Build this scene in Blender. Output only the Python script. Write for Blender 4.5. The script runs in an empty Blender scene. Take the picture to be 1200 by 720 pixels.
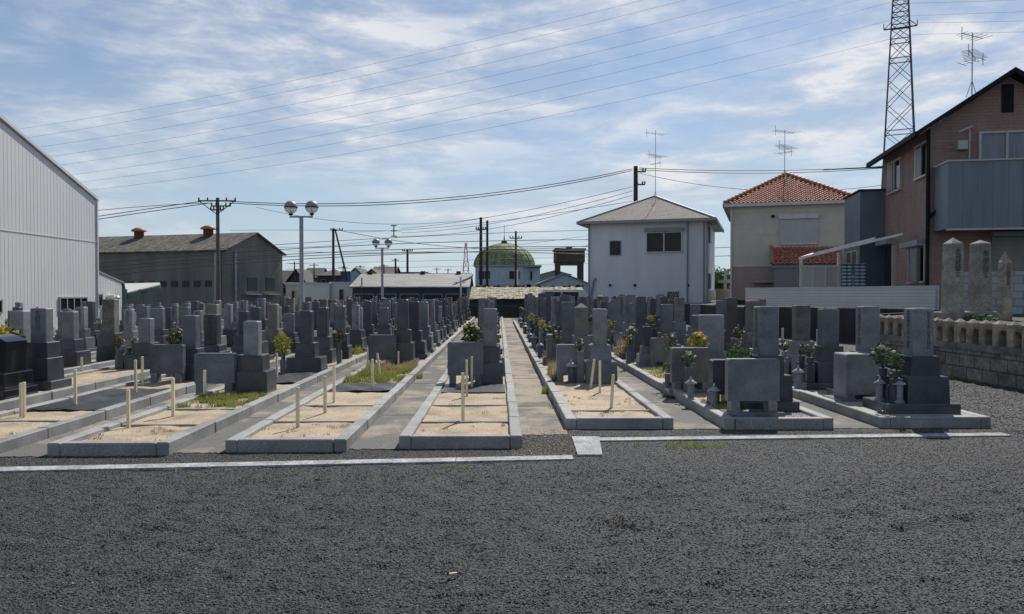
import bpy, math, random
import numpy as np
from mathutils import Vector, Matrix, noise as mn
R = math.radians
rnd = random.Random(7)
C = bpy.data.collections.new('place'); bpy.context.scene.collection.children.link(C)
sc = bpy.context.scene

# ------------------------------------------------------------------ camera
CAMZ = 1.6; F = 901.0
YAW = math.atan(15/F); PIT = math.atan(15/F)
cam = bpy.data.objects.new('camera', bpy.data.cameras.new('camera')); C.objects.link(cam)
cam.location = (0, 0, CAMZ); cam.rotation_euler = (R(90) - PIT, 0, -YAW)
cam.data.sensor_width = 36; cam.data.lens = 36*F/1200; cam.data.clip_end = 6000; cam.data.clip_start = .05
sc.camera = cam
_m = cam.rotation_euler.to_matrix()
def W(px, py, Y):
    "world point seen at photo pixel (px,py) at depth Y"
    d = _m @ Vector(((px-600)/F, (360-py)/F, -1))
    t = Y/d.y
    return Vector((d.x*t, Y, CAMZ + d.z*t))
def G(px, py, z=0.0):
    d = _m @ Vector(((px-600)/F, (360-py)/F, -1))
    t = (z-CAMZ)/d.z
    return Vector((d.x*t, d.y*t, z))

# ------------------------------------------------------------------ materials
def nodes(name):
    m = bpy.data.materials.new(name); m.use_nodes = True
    nt = m.node_tree; b = nt.nodes['Principled BSDF']
    return m, nt, b
def N(nt, t, **kw):
    n = nt.nodes.new(t)
    for k, v in kw.items():
        if k.startswith('_'): setattr(n, k[1:], v)
        else: n.inputs[k.replace('__', ' ')].default_value = v
    return n
def L(nt, a, b): nt.links.new(a, b)
def ramp(nt, fac, stops):
    r = nt.nodes.new('ShaderNodeValToRGB'); L(nt, fac, r.inputs[0])
    els = r.color_ramp.elements
    while len(els) < len(stops): els.new(.5)
    for e, (p, c) in zip(els, stops):
        e.position = p; e.color = (c, c, c, 1) if not isinstance(c, (tuple, list)) else (*c, 1)
    return r.outputs[0]
def mixc(nt, fac, a, b, mode='MIX'):
    m = nt.nodes.new('ShaderNodeMix'); m.data_type = 'RGBA'; m.blend_type = mode
    for s, v in ((0, fac), (6, a), (7, b)):
        if isinstance(v, bpy.types.NodeSocket): L(nt, v, m.inputs[s])
        elif s == 0: m.inputs[0].default_value = v
        else: m.inputs[s].default_value = (*v, 1)
    return m.outputs[2]
def vary(name, col, col2=None, scale=3.0, rough=.7, bump=0.0, bscale=40.0, rand=.12, speck=0.0, sscale=150.0, metal=0.0, coord='Object', stretch=None, spec=.5, thr=(.35, .65)):
    m, nt, b = nodes(name)
    tc = nt.nodes.new('ShaderNodeTexCoord'); v = tc.outputs[coord]
    if stretch:
        mp = N(nt, 'ShaderNodeMapping'); mp.inputs['Scale'].default_value = stretch; L(nt, v, mp.inputs[0]); v2 = mp.outputs[0]
    else: v2 = v
    n = N(nt, 'ShaderNodeTexNoise', Scale=scale, Detail=6.0, Roughness=.6); L(nt, v2, n.inputs['Vector'])
    col2 = col2 or tuple(c*.7 for c in col)
    c = mixc(nt, ramp(nt, n.outputs['Fac'], [(thr[0], 0.), (thr[1], 1.)]), col, col2)
    if speck:
        s = N(nt, 'ShaderNodeTexNoise', Scale=sscale, Detail=2.0); L(nt, v, s.inputs['Vector'])
        c = mixc(nt, 1.0, c, ramp(nt, s.outputs['Fac'], [(.35, 1-speck), (.65, 1+speck)]), 'MULTIPLY')
    if rand:
        oi = nt.nodes.new('ShaderNodeObjectInfo')
        mr = N(nt, 'ShaderNodeMapRange'); mr.inputs[3].default_value = 1-rand; mr.inputs[4].default_value = 1+rand
        L(nt, oi.outputs['Random'], mr.inputs[0])
        c = mixc(nt, 1.0, c, mr.outputs[0], 'MULTIPLY')
    L(nt, c, b.inputs['Base Color'])
    b.inputs['Roughness'].default_value = rough; b.inputs['Metallic'].default_value = metal
    b.inputs['Specular IOR Level'].default_value = spec
    if bump:
        bn = N(nt, 'ShaderNodeTexNoise', Scale=bscale, Detail=5.0); L(nt, v, bn.inputs['Vector'])
        bp = N(nt, 'ShaderNodeBump', Strength=bump, Distance=.02); L(nt, bn.outputs['Fac'], bp.inputs['Height']); L(nt, bp.outputs[0], b.inputs['Normal'])
    return m
def lines(m, period, width, axis=1, dark=.55, depth=.01, brick=None):
    "engraved lines / brick joints in metres over the UV map"
    nt = m.node_tree; b = nt.nodes['Principled BSDF']
    uv = nt.nodes.new('ShaderNodeUVMap'); uv.uv_map = 'uv'
    if brick:
        t = N(nt, 'ShaderNodeTexBrick', Scale=1.0); t.inputs['Mortar Size'].default_value = width
        t.inputs['Brick Width'].default_value = brick[0]; t.inputs['Row Height'].default_value = brick[1]
        t.inputs['Color1'].default_value = (1, 1, 1, 1); t.inputs['Color2'].default_value = (brick[2],)*3 + (1,); t.inputs['Mortar'].default_value = (dark,)*3 + (1,)
        t.inputs['Mortar Smooth'].default_value = .1
        L(nt, uv.outputs[0], t.inputs[0]); fac = t.outputs['Color']; h = t.outputs['Fac']
        inv = N(nt, 'ShaderNodeMath', _operation='SUBTRACT'); inv.inputs[0].default_value = 1; L(nt, h, inv.inputs[1]); h = inv.outputs[0]
    else:
        s = nt.nodes.new('ShaderNodeSeparateXYZ'); L(nt, uv.outputs[0], s.inputs[0])
        a = N(nt, 'ShaderNodeMath', _operation='DIVIDE'); L(nt, s.outputs[axis], a.inputs[0]); a.inputs[1].default_value = period
        fr = N(nt, 'ShaderNodeMath', _operation='FRACT'); L(nt, a.outputs[0], fr.inputs[0])
        w = width/period
        h = ramp(nt, fr.outputs[0], [(0, 0.), (w*.5, 0.), (w, 1.), (1, 1.)])
        fac = mixc(nt, h, (dark,)*3, (1, 1, 1))
    src = b.inputs['Base Color'].links[0].from_socket
    c = mixc(nt, 1.0, src, fac, 'MULTIPLY'); L(nt, c, b.inputs['Base Color'])
    bp = N(nt, 'ShaderNodeBump', Strength=.6, Distance=depth); L(nt, h, bp.inputs['Height']); L(nt, bp.outputs[0], b.inputs['Normal'])
    return m
M = {}
def island_tone(m, lo=.84, hi=1.1):
    nt = m.node_tree; b = nt.nodes['Principled BSDF']; g = nt.nodes.new('ShaderNodeNewGeometry'); mr = N(nt, 'ShaderNodeMapRange'); mr.inputs[3].default_value = lo; mr.inputs[4].default_value = hi
    L(nt, g.outputs['Random Per Island'], mr.inputs[0]); c = mixc(nt, 1.0, b.inputs['Base Color'].links[0].from_socket, mr.outputs[0], 'MULTIPLY'); L(nt, c, b.inputs['Base Color'])
M['granite'] = vary('granite', (.215, .224, .238), (.125, .13, .14), 3.5, .32, .1, 90, .3, .28, 110)
M['granite_pale'] = vary('granite pale', (.30, .30, .30), (.21, .215, .22), 2.5, .55, .15, 80, .15, .25, 100)
M['granite_blue'] = vary('granite blue', (.155, .17, .195), (.09, .10, .118), 3.5, .25, .08, 90, .3, .3, 120)
M['granite_dark'] = vary('granite dark', (.072, .08, .093), (.042, .047, .056), 3, .28, .06, 90, .2, .3, 120)
M['granite_brown'] = vary('granite brown', (.20, .19, .175), (.12, .112, .10), 3, .7, .35, 50, .2, .3, 80)
M['granite_old'] = vary('granite old', (.20, .195, .185), (.09, .085, .075), 4, .8, .4, 40, .25, .35, 60)
M['granite_black'] = vary('granite black', (.012, .013, .015), (.018, .018, .02), 2, .08, 0, 50, 0)
M['kerb'] = vary('kerb granite', (.35, .345, .335), (.22, .216, .21), 2.5, .7, .25, 70, .06, .22, 90)
M['kerb_right'] = vary('kerb granite worn', (.35, .35, .345), (.22, .218, .21), 2.5, .75, .3, 70, .06, .25, 90)
island_tone(M['kerb']); island_tone(M['kerb_right'])
M['line'] = vary('flush concrete edging', (.41, .415, .42), (.22, .22, .215), 4, .85, .4, 60, 0, .3, 40)
M['sand'] = vary('sand', (.44, .35, .245), (.25, .19, .13), 2.2, .95, .6, 40, .05, .25, 55, coord='Object', thr=(.45, .72))
M['pebbles'] = vary('pebbles', (.42, .42, .40), (.14, .14, .13), 28, .8, .8, 40, 0)
M['slab_concrete'] = vary('plot concrete', (.40, .34, .27), (.27, .25, .22), 3, .85, .3, 50, 0, .15, 70)
M['sheet'] = vary('weed sheet', (.016, .017, .02), (.04, .04, .043), 2.5, .55, .9, 5, .1, spec=.25)
M['tile_dark'] = lines(vary('dark paving', (.05, .055, .065), (.035, .038, .045), 3, .4, 0, 50, 0), .3, .012, 0, 1.9, .005)
M['stake'] = vary('raw timber', (.78, .70, .48), (.64, .56, .37), 9, .75, .2, 60, .12, stretch=(4, 4, .5))
M['plaster_white'] = lines(vary('white plaster', (.72, .73, .755), (.64, .65, .675), 1.2, .85, .15, 60, 0, stretch=(1, 1, .25)), .91, .012, 0, .88, .003)
M['trim_white'] = vary('white trim', (.62, .62, .61), (.50, .50, .50), 5, .5, 0, 50, 0)
M['trim_grey'] = vary('grey trim', (.30, .31, .32), (.24, .25, .26), 5, .5, 0, 50, 0)
M['frame'] = vary('window frame', (.48, .46, .42), (.40, .38, .35), 5, .4, 0, 50, 0)
M['cream'] = lines(vary('cream siding', (.60, .555, .46), (.52, .485, .41), 1.5, .85, .1, 50, 0), .61, .02, 1, .78, .005)
M['pink'] = lines(vary('dusty pink siding', (.38, .285, .26), (.33, .245, .225), 1.5, .85, .1, 50, 0), .61, .02, 1, .78, .005)
M['brown_tile'] = lines(vary('red brown cladding', (.35, .225, .185), (.275, .175, .145), 1.1, .8, .1, 50, 0, stretch=(1, 1, .35)), 1, .008, 1, .75, .004, brick=(.3, .1, .86))
M['balcony'] = vary('blue grey metal', (.165, .205, .235), (.115, .15, .175), 1.6, .45, 0, 50, .04, stretch=(3, 3, .25))
M['navy'] = vary('dark blue cladding', (.05, .085, .115), (.035, .065, .09), 1.6, .5, 0, 50, 0, stretch=(2, 2, .4))
M['ext_grey'] = lines(vary('grey blue cladding', (.125, .15, .18), (.10, .12, .15), 1.6, .5, 0, 50, 0), .4, .012, 0, .75, .004)
M['black_metal'] = vary('black metal', (.010, .011, .012), (.014, .014, .015), 4, .65, 0, 50, 0, spec=.15)
M['dark_roof'] = vary('dark roof', (.014, .015, .02), (.022, .022, .026), 4, .75, 0, 50, 0, spec=.15)
M['shingle'] = lines(vary('brown grey shingles', (.30, .265, .235), (.20, .175, .155), 5, .85, .2, 40, 0, .2, 14), 1, .018, 1, .45, .01, brick=(.45, .2, .72))
M['terracotta'] = vary('terracotta', (.56, .23, .14), (.31, .11, .07), 5, .7, .2, 30, 0, .4, 11)
M['tile_white'] = vary('pale glazed tile', (.55, .36, .28), (.45, .22, .14), 6, .5, .2, 30, 0)
M['glass'] = vary('dark glass', (.012, .014, .017), (.02, .023, .026), 1.5, .08, 0, 50, 0, spec=.22)
M['curtain'] = vary('curtain behind glass', (.20, .225, .25), (.13, .15, .175), 3, .3, 0, 50, 0, stretch=(6, 6, .3))
M['shutter'] = lines(vary('roller shutter', (.50, .49, .46), (.44, .43, .40), 3, .5, 0, 50, 0), .06, .012, 1, .75, .004)
M['shutter_grey'] = lines(vary('grey shutter', (.23, .23, .215), (.19, .19, .18), 3, .5, 0, 50, 0), .08, .014, 1, .65, .004)
M['steel_white'] = vary('white painted sheet steel', (.66, .655, .64), (.61, .605, .595), .8, .5, 0, 50, 0, stretch=(1, 1, .3))
M['hall_wall'] = lines(vary('weathered corrugated sheet', (.22, .21, .185), (.13, .128, .112), 1.0, .75, 0, 50, 0, stretch=(.6, .6, .2)), .9, .05, 0, .7, .01)
M['hall_top'] = lines(vary('brown upper sheet', (.22, .20, .17), (.14, .13, .112), 1.0, .75, 0, 50, 0, stretch=(.6, .6, .2)), .45, .02, 1, .75, .01)
M['hall_roof'] = vary('mottled old sheet roof', (.15, .13, .105), (.05, .045, .038), 1.6, .9, 0, 50, 0, .4, 4, stretch=(1.5, .35, 1))
M['hall_glass'] = vary('dusty green glass', (.05, .075, .07), (.04, .055, .05), 2, .35, 0, 50, 0)
M['orange'] = vary('ochre vent cap', (.42, .20, .03), (.30, .13, .02), 3, .6, 0, 50, 0)
M['rust'] = vary('rusty steel', (.11, .045, .03), (.06, .03, .022), 3, .8, 0, 50, 0)
M['green_paint'] = vary('green paint', (.02, .16, .12), (.015, .11, .085), 3, .5, 0, 50, 0)
M['roof_grey'] = vary('grey sheet roof', (.29, .285, .265), (.16, .155, .145), 1.2, .7, 0, 50, 0, .18, 6, stretch=(.4, 2, 1))
M['olive_roof'] = vary('mossy cream roof', (.36, .325, .225), (.08, .073, .045), 2.4, .9, 0, 50, 0, .5, 5, thr=(.46, .60))
M['dome'] = vary('mossy green dome', (.14, .20, .06), (.21, .235, .12), .9, .7, 0, 50, 0, .3, 3, stretch=(2, 2, .3))
M['dome_rib'] = vary('dome rib', (.11, .15, .06), (.09, .12, .05), 2, .8, 0, 50, 0)
M['tank'] = vary('weathered brown concrete', (.10, .075, .055), (.05, .042, .035), 1.5, .85, .2, 20, 0)
M['bluegrey'] = vary('blue grey paint', (.22, .27, .31), (.17, .21, .25), 2, .7, 0, 50, 0)
M['pale_blue'] = vary('pale blue wall', (.40, .47, .52), (.35, .41, .46), 2, .8, 0, 50, 0)
M['house_roof'] = vary('small house roof', (.065, .055, .05), (.045, .04, .038), 2, .8, 0, 50, .1, .2, 8)
M['house_wall'] = vary('small house wall', (.25, .25, .24), (.20, .20, .19), 2, .85, 0, 50, .2)
M['house_dark'] = vary('dark blue house wall', (.025, .035, .055), (.035, .045, .06), 2, .7, 0, 50, .1)
M['royal'] = vary('royal blue sheet', (.02, .06, .16), (.015, .045, .12), 2, .6, 0, 50, 0)
M['galv'] = vary('galvanised steel', (.34, .35, .36), (.26, .27, .28), 4, .45, 0, 50, 0, metal=.3)
M['globe_top'] = vary('lamp cap', (.27, .275, .285), (.22, .225, .235), 4, .45, 0, 50, 0)
M['pole'] = vary('concrete pole', (.13, .115, .10), (.09, .08, .07), 3, .85, 0, 50, .1)
M['pole_dark'] = vary('dark timber pole', (.05, .038, .032), (.035, .028, .024), 3, .85, 0, 50, .1)
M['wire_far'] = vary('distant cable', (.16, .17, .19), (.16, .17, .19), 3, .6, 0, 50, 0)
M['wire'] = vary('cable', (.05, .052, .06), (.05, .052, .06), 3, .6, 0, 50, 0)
M['pylon'] = vary('pylon steel', (.10, .085, .09), (.07, .06, .065), 2, .6, 0, 50, 0)
M['red_paint'] = vary('red paint', (.45, .10, .07), (.38, .08, .06), 2, .6, 0, 50, 0)
M['retaining'] = vary('stained concrete', (.045, .045, .042), (.018, .018, .017), 1.2, .9, .3, 20, 0, stretch=(1, 1, .4))
M['blocks'] = lines(vary('weathered stone blocks', (.33, .305, .26), (.15, .138, .118), 2.0, .9, .5, 25, 0, .25, 14), 1, .014, 1, .35, .02, brick=(.46, .235, .72))
M['coping'] = vary('coping stone', (.25, .235, .205), (.10, .095, .082), 2.5, .9, .4, 25, 0, .2, 20)
M['post_stone'] = vary('tan stone posts', (.43, .37, .28), (.19, .16, .12), 3.5, .9, .4, 30, .15, .22, 30)
M['obelisk'] = vary('old obelisk stone', (.33, .315, .275), (.17, .16, .135), 3, .9, .4, 30, .18, .22, 30)
M['cblock'] = lines(vary('painted concrete blocks', (.40, .42, .45), (.30, .32, .345), 2, .9, .3, 30, 0), 1, .012, 1, .6, .01, brick=(.4, .2, .9))
M['slat'] = lines(vary('white slat fence', (.60, .585, .55), (.53, .515, .485), 1, .55, 0, 50, 0), .1, .016, 1, .6, .006)
M['poly'] = vary('frosted panel', (.5, .5, .47), (.42, .42, .395), 1.5, .4, 0, 50, 0)
M['leaf'] = vary('leaves', (.035, .075, .018), (.06, .11, .025), 6, .55, 0, 50, .2)
M['leaf2'] = vary('tree leaves', (.06, .10, .02), (.03, .055, .014), 1, .6, 0, 50, .1)
M['grass'] = vary('grass', (.19, .25, .05), (.32, .30, .10), 5, .7, 0, 50, .1)
M['leaf_y'] = vary('yellow green leaves', (.17, .20, .025), (.42, .38, .04), 9, .55, 0, 50, .1)
M['dry'] = vary('dry weeds', (.44, .36, .21), (.28, .22, .12), 5, .85, 0, 50, .1)
M['yellow'] = vary('yellow petals', (.72, .58, .05), (.60, .42, .03), 20, .6, 0, 50, 0)
M['white'] = vary('white petals', (.78, .76, .70), (.70, .64, .5), 20, .6, 0, 50, 0)
M['pink_p'] = vary('pink petals', (.60, .18, .30), (.45, .09, .20), 20, .6, 0, 50, 0)
M['red_p'] = vary('red petals', (.45, .035, .02), (.35, .06, .02), 20, .6, 0, 50, 0)
M['steel'] = vary('stainless steel', (.45, .46, .48), (.36, .37, .39), 5, .25, 0, 50, 0, metal=.8)
M['ink'] = vary('engraved lettering', (.045, .045, .05), (.03, .03, .03), 5, .8, 0, 50, 0)
M['ink_pale'] = vary('pale lettering', (.5, .5, .5), (.4, .4, .4), 5, .8, 0, 50, 0)
M['dead'] = vary('dead grass', (.085, .072, .05), (.055, .048, .038), 8, .9, 0, 50, 0)
M['trunk'] = vary('bark', (.08, .06, .045), (.05, .04, .03), 5, .9, .3, 30, 0)
M['car_paint'] = vary('white car paint', (.72, .73, .74), (.68, .69, .70), 3, .2, 0, 50, 0)
M['rubber'] = vary('rubber', (.02, .02, .02), (.025, .025, .025), 3, .8, 0, 50, 0)
M['leaflet'] = vary('fallen yellowed paper', (.60, .52, .30), (.5, .42, .25), 10, .8, 0, 50, 0)

for k_ in ('grass', 'leaf', 'leaf2', 'leaf_y', 'dry', 'yellow', 'white', 'pink_p', 'red_p'):
    nt_ = M[k_].node_tree; b_ = nt_.nodes['Principled BSDF']; o_ = nt_.nodes['Material Output']
    tl = nt_.nodes.new('ShaderNodeBsdfTranslucent'); ms = nt_.nodes.new('ShaderNodeMixShader'); ms.inputs[0].default_value = .42
    L(nt_, b_.inputs['Base Color'].links[0].from_socket, tl.inputs[0]); L(nt_, b_.outputs[0], ms.inputs[1]); L(nt_, tl.outputs[0], ms.inputs[2]); L(nt_, ms.outputs[0], o_.inputs[0])
# glass of the globe lamps
m, nt, b = nodes('clear globe'); b.inputs['Base Color'].default_value = (.9, .92, .95, 1); b.inputs['Roughness'].default_value = .02
M['globe'] = m
tl = nt.nodes.new('ShaderNodeBsdfTranslucent'); tl.inputs[0].default_value = (.95, .95, .95, 1); tp = nt.nodes.new('ShaderNodeBsdfTransparent'); ms = nt.nodes.new('ShaderNodeMixShader'); ms.inputs[0].default_value = .5
m2_ = nt.nodes.new('ShaderNodeMixShader'); m2_.inputs[0].default_value = .55; L(nt, tl.outputs[0], ms.inputs[1]); L(nt, tp.outputs[0], ms.inputs[2]); L(nt, b.outputs[0], m2_.inputs[1]); L(nt, ms.outputs[0], m2_.inputs[2]); L(nt, m2_.outputs[0], nt.nodes['Material Output'].inputs[0])

# gravel
def gravel_mat():
    m, nt, b = nodes('dark gravel')
    tc = nt.nodes.new('ShaderNodeTexCoord'); v = tc.outputs['Object']
    vo = N(nt, 'ShaderNodeTexVoronoi', Scale=150.0); L(nt, v, vo.inputs['Vector'])
    vo2 = N(nt, 'ShaderNodeTexVoronoi', Scale=62.0); L(nt, v, vo2.inputs['Vector'])
    n = N(nt, 'ShaderNodeTexNoise', Scale=.55, Detail=6.0, Roughness=.65); L(nt, v, n.inputs['Vector'])
    bw = N(nt, 'ShaderNodeSeparateColor'); L(nt, vo.outputs['Color'], bw.inputs[0])
    c = ramp(nt, bw.outputs[0], [(0, (.024, .025, .0265)), (.5, (.038, .0395, .042)), (.9, (.060, .062, .065)), (1., (.15, .15, .15))])
    c = mixc(nt, 1.0, c, ramp(nt, n.outputs['Fac'], [(.32, .78), (.68, 1.3)]), 'MULTIPLY')
    n2 = N(nt, 'ShaderNodeTexNoise', Scale=.9, Detail=8.0, Roughness=.7); L(nt, v, n2.inputs['Vector'])
    c = mixc(nt, ramp(nt, n2.outputs['Fac'], [(.60, 0.), (.72, .3)]), c, (.10, .085, .065))
    L(nt, c, b.inputs['Base Color']); b.inputs['Roughness'].default_value = .8
    b1 = N(nt, 'ShaderNodeBump', Strength=.7, Distance=.014); L(nt, vo.outputs['Distance'], b1.inputs['Height']); b1.invert = True
    b2 = N(nt, 'ShaderNodeBump', Strength=.6, Distance=.03); L(nt, vo2.outputs['Distance'], b2.inputs['Height']); b2.invert = True
    L(nt, b1.outputs[0], b2.inputs['Normal']); L(nt, b2.outputs[0], b.inputs['Normal'])
    return m
M['gravel'] = gravel_mat()
def stone_mat():
    m, nt, b = nodes('gravel stones')
    g = nt.nodes.new('ShaderNodeNewGeometry')
    c = ramp(nt, g.outputs['Random Per Island'], [(0, (.022, .0235, .0255)), (.5, (.038, .040, .043)), (.95, (.062, .064, .068)), (.988, (.14, .14, .135)), (1., (.45, .44, .40))])
    L(nt, c, b.inputs['Base Color']); b.inputs['Roughness'].default_value = .7
    return m
M['stones'] = stone_mat()
def path_mat():
    m, nt, b = nodes('worn path')
    tc = nt.nodes.new('ShaderNodeTexCoord'); v = tc.outputs['Object']
    n = N(nt, 'ShaderNodeTexNoise', Scale=1.1, Detail=7.0, Roughness=.62); L(nt, v, n.inputs['Vector'])
    s = N(nt, 'ShaderNodeTexNoise', Scale=60.0, Detail=3.0); L(nt, v, s.inputs['Vector'])
    sx = nt.nodes.new('ShaderNodeSeparateXYZ'); L(nt, v, sx.inputs[0])
    # the central-right path is covered in sand, the others are bare grey concrete
    a = N(nt, 'ShaderNodeMath', _operation='SUBTRACT'); L(nt, sx.outputs[0], a.inputs[0]); a.inputs[1].default_value = .5
    ab = N(nt, 'ShaderNodeMath', _operation='ABSOLUTE'); L(nt, a.outputs[0], ab.inputs[0])
    bias = ramp(nt, ab.outputs[0], [(0., .09), (.35, .08), (.6, -.0), (1., .0)])
    ad = N(nt, 'ShaderNodeMath', _operation='ADD'); L(nt, n.outputs['Fac'], ad.inputs[0]); L(nt, bias, ad.inputs[1])
    c = mixc(nt, ramp(nt, ad.outputs[0], [(.50, 0.), (.64, .85)]), (.125, .12, .11), (.34, .28, .205))
    c = mixc(nt, 1.0, c, ramp(nt, s.outputs['Fac'], [(.3, .72), (.7, 1.25)]), 'MULTIPLY')
    L(nt, c, b.inputs['Base Color']); b.inputs['Roughness'].default_value = .9
    bp = N(nt, 'ShaderNodeBump', Strength=.5, Distance=.01); L(nt, s.outputs['Fac'], bp.inputs['Height']); L(nt, bp.outputs[0], b.inputs['Normal'])
    return m
M['path'] = path_mat()

# ------------------------------------------------------------------ mesh builder
class MB:
    def __init__(s): s.v = []; s.f = []; s.sm = []
    def add(s, vs, fs, smooth=False, T=None):
        o = len(s.v)
        s.v += [tuple(T @ Vector(p)) if T else tuple(p) for p in vs]
        s.f += [tuple(i+o for i in f) for f in fs]; s.sm += [smooth]*len(fs)
        return s
    def box(s, x0, x1, y0, y1, z0, z1, T=None):
        return s.add([(x0,y0,z0),(x1,y0,z0),(x1,y1,z0),(x0,y1,z0),(x0,y0,z1),(x1,y0,z1),(x1,y1,z1),(x0,y1,z1)],
              [(0,3,2,1),(4,5,6,7),(0,1,5,4),(1,2,6,5),(2,3,7,6),(3,0,4,7)], T=T)
    def cbox(s, cx, cy, w, d, z0, z1, b=.012, tw=None, td=None, T=None):
        "chamfered block, optional taper to (tw,td) at the top"
        tw = w if tw is None else tw; td = d if td is None else td
        def ring(w, d, z, c):
            x, y = w/2, d/2
            return [(cx-x+c,cy-y,z),(cx+x-c,cy-y,z),(cx+x,cy-y+c,z),(cx+x,cy+y-c,z),(cx+x-c,cy+y,z),(cx-x+c,cy+y,z),(cx-x,cy+y-c,z),(cx-x,cy-y+c,z)]
        vs = ring(w, d, z0, b) + ring(tw, td, z1-b, b) + ring(tw-2*b, td-2*b, z1, b*.6)
        fs = [tuple(range(7,-1,-1)), tuple(range(16,24))]
        for r in (0, 8):
            fs += [(r+i, r+(i+1)%8, r+8+(i+1)%8, r+8+i) for i in range(8)]
        return s.add(vs, fs, T=T)
    def lathe(s, cx, cy, prof, n=12, T=None, smooth=True):
        vs = []; fs = []
        for r, z in prof:
            vs += [(cx+r*math.cos(2*math.pi*i/n), cy+r*math.sin(2*math.pi*i/n), z) for i in range(n)]
        for k in range(len(prof)-1):
            fs += [(k*n+i, k*n+(i+1)%n, (k+1)*n+(i+1)%n, (k+1)*n+i) for i in range(n)]
        s.add(vs, fs, smooth, T)
        o = len(vs)-n
        s.add(vs[:n], [tuple(range(n-1,-1,-1))], False, T); s.add(vs[o:], [tuple(range(n))], False, T)
        return s
    def cyl(s, p0, p1, r0, r1=None, n=8, smooth=True):
        p0 = Vector(p0); p1 = Vector(p1); r1 = r0 if r1 is None else r1
        d = (p1-p0).normalized(); a = d.orthogonal().normalized(); b = d.cross(a)
        vs = [p0 + (a*math.cos(t)+b*math.sin(t))*r0 for t in [2*math.pi*i/n for i in range(n)]] + \
             [p1 + (a*math.cos(t)+b*math.sin(t))*r1 for t in [2*math.pi*i/n for i in range(n)]]
        fs = [(i,(i+1)%n,n+(i+1)%n,n+i) for i in range(n)]
        s.add(vs, fs, smooth); s.add(vs, [tuple(range(n-1,-1,-1)), tuple(range(n,2*n))]); return s
    def bar(s, p0, p1, w, h=None):
        "square bar between two points"
        return s.cyl(p0, p1, w*.7071, (h or w)*.7071, 4, False)
    def tube(s, pts, r, n=5):
        vs = []; fs = []
        pts = [Vector(p) for p in pts]
        for k, p in enumerate(pts):
            d = (pts[min(k+1, len(pts)-1)] - pts[max(k-1, 0)]).normalized()
            a = d.cross(Vector((0,0,1)))
            a = a.normalized() if a.length > 1e-4 else Vector((1,0,0)); b = a.cross(d)
            vs += [p + (a*math.cos(2*math.pi*i/n)+b*math.sin(2*math.pi*i/n))*r for i in range(n)]
        for k in range(len(pts)-1):
            fs += [(k*n+i, k*n+(i+1)%n, (k+1)*n+(i+1)%n, (k+1)*n+i) for i in range(n)]
        fs += [tuple(range(n-1,-1,-1)), tuple(range((len(pts)-1)*n, len(pts)*n))]
        return s.add(vs, fs, True)
    def poly(s, pts, thick=0.0):
        pts = [Vector(p) for p in pts]; n = len(pts)
        if not thick: return s.add(pts, [tuple(range(n))])
        nn = (pts[1]-pts[0]).cross(pts[2]-pts[0]).normalized()*thick
        vs = pts + [p-nn for p in pts]
        return s.add(vs, [tuple(range(n)), tuple(range(2*n-1, n-1, -1))] + [(i, i+n, (i+1)%n+n, (i+1)%n) for i in range(n)])
    def prism(s, pts2, axis, a0, a1):
        "extrude a 2D outline; axis y: outline in x,z; axis x: outline in y,z; axis z: outline in x,y"
        f = {'y': lambda p, a: (p[0], a, p[1]), 'x': lambda p, a: (a, p[0], p[1]), 'z': lambda p, a: (p[0], p[1], a)}[axis]
        n = len(pts2); vs = [f(p, a0) for p in pts2] + [f(p, a1) for p in pts2]
        return s.add(vs, [tuple(range(n-1,-1,-1)), tuple(range(n, 2*n))] + [(i, (i+1)%n, (i+1)%n+n, i+n) for i in range(n)])
    def build(s, name, mat, parent=None, uv=True, fix=True):
        me = bpy.data.meshes.new(name)
        me.from_pydata([tuple(p) for p in s.v], [], s.f)
        me.polygons.foreach_set('use_smooth', s.sm)
        if fix:
            import bmesh
            bm = bmesh.new(); bm.from_mesh(me); bmesh.ops.recalc_face_normals(bm, faces=bm.faces); bm.to_mesh(me); bm.free()
        if uv:
            ul = me.uv_layers.new(name='uv'); dat = np.zeros(len(me.loops)*2)
            co = [Vector(p) for p in s.v]
            for p in me.polygons:
                nn = p.normal
                if abs(nn.z) > .98: u, w = Vector((1,0,0)), Vector((0,1,0))
                else:
                    u = Vector((0,0,1)).cross(nn).normalized(); w = nn.cross(u)
                for li in p.loop_indices:
                    q = co[me.loops[li].vertex_index]; dat[2*li] = q.dot(u); dat[2*li+1] = q.dot(w)
            ul.data.foreach_set('uv', dat)
        me.materials.append(M[mat] if isinstance(mat, str) else mat)
        o = bpy.data.objects.new(name, me); C.objects.link(o)
        if parent: o.parent = parent
        return o
def tag(o, label=None, cat=None, group=None, kind=None):
    if label: o['label'] = label
    if cat: o['category'] = cat
    if group: o['group'] = group
    if kind: o['kind'] = kind
    return o
def empty(name, loc=(0,0,0), rz=0, label=None, cat=None, group=None):
    o = bpy.data.objects.new(name, None); C.objects.link(o); o.location = loc; o.rotation_euler = (0,0,rz)
    o.empty_display_size = .2
    return tag(o, label, cat, group)
def copy_tree(o, parent=None):
    c = o.copy(); C.objects.link(c); c.parent = parent
    for ch in list(o.children): copy_tree(ch, c)
    return c
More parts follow.
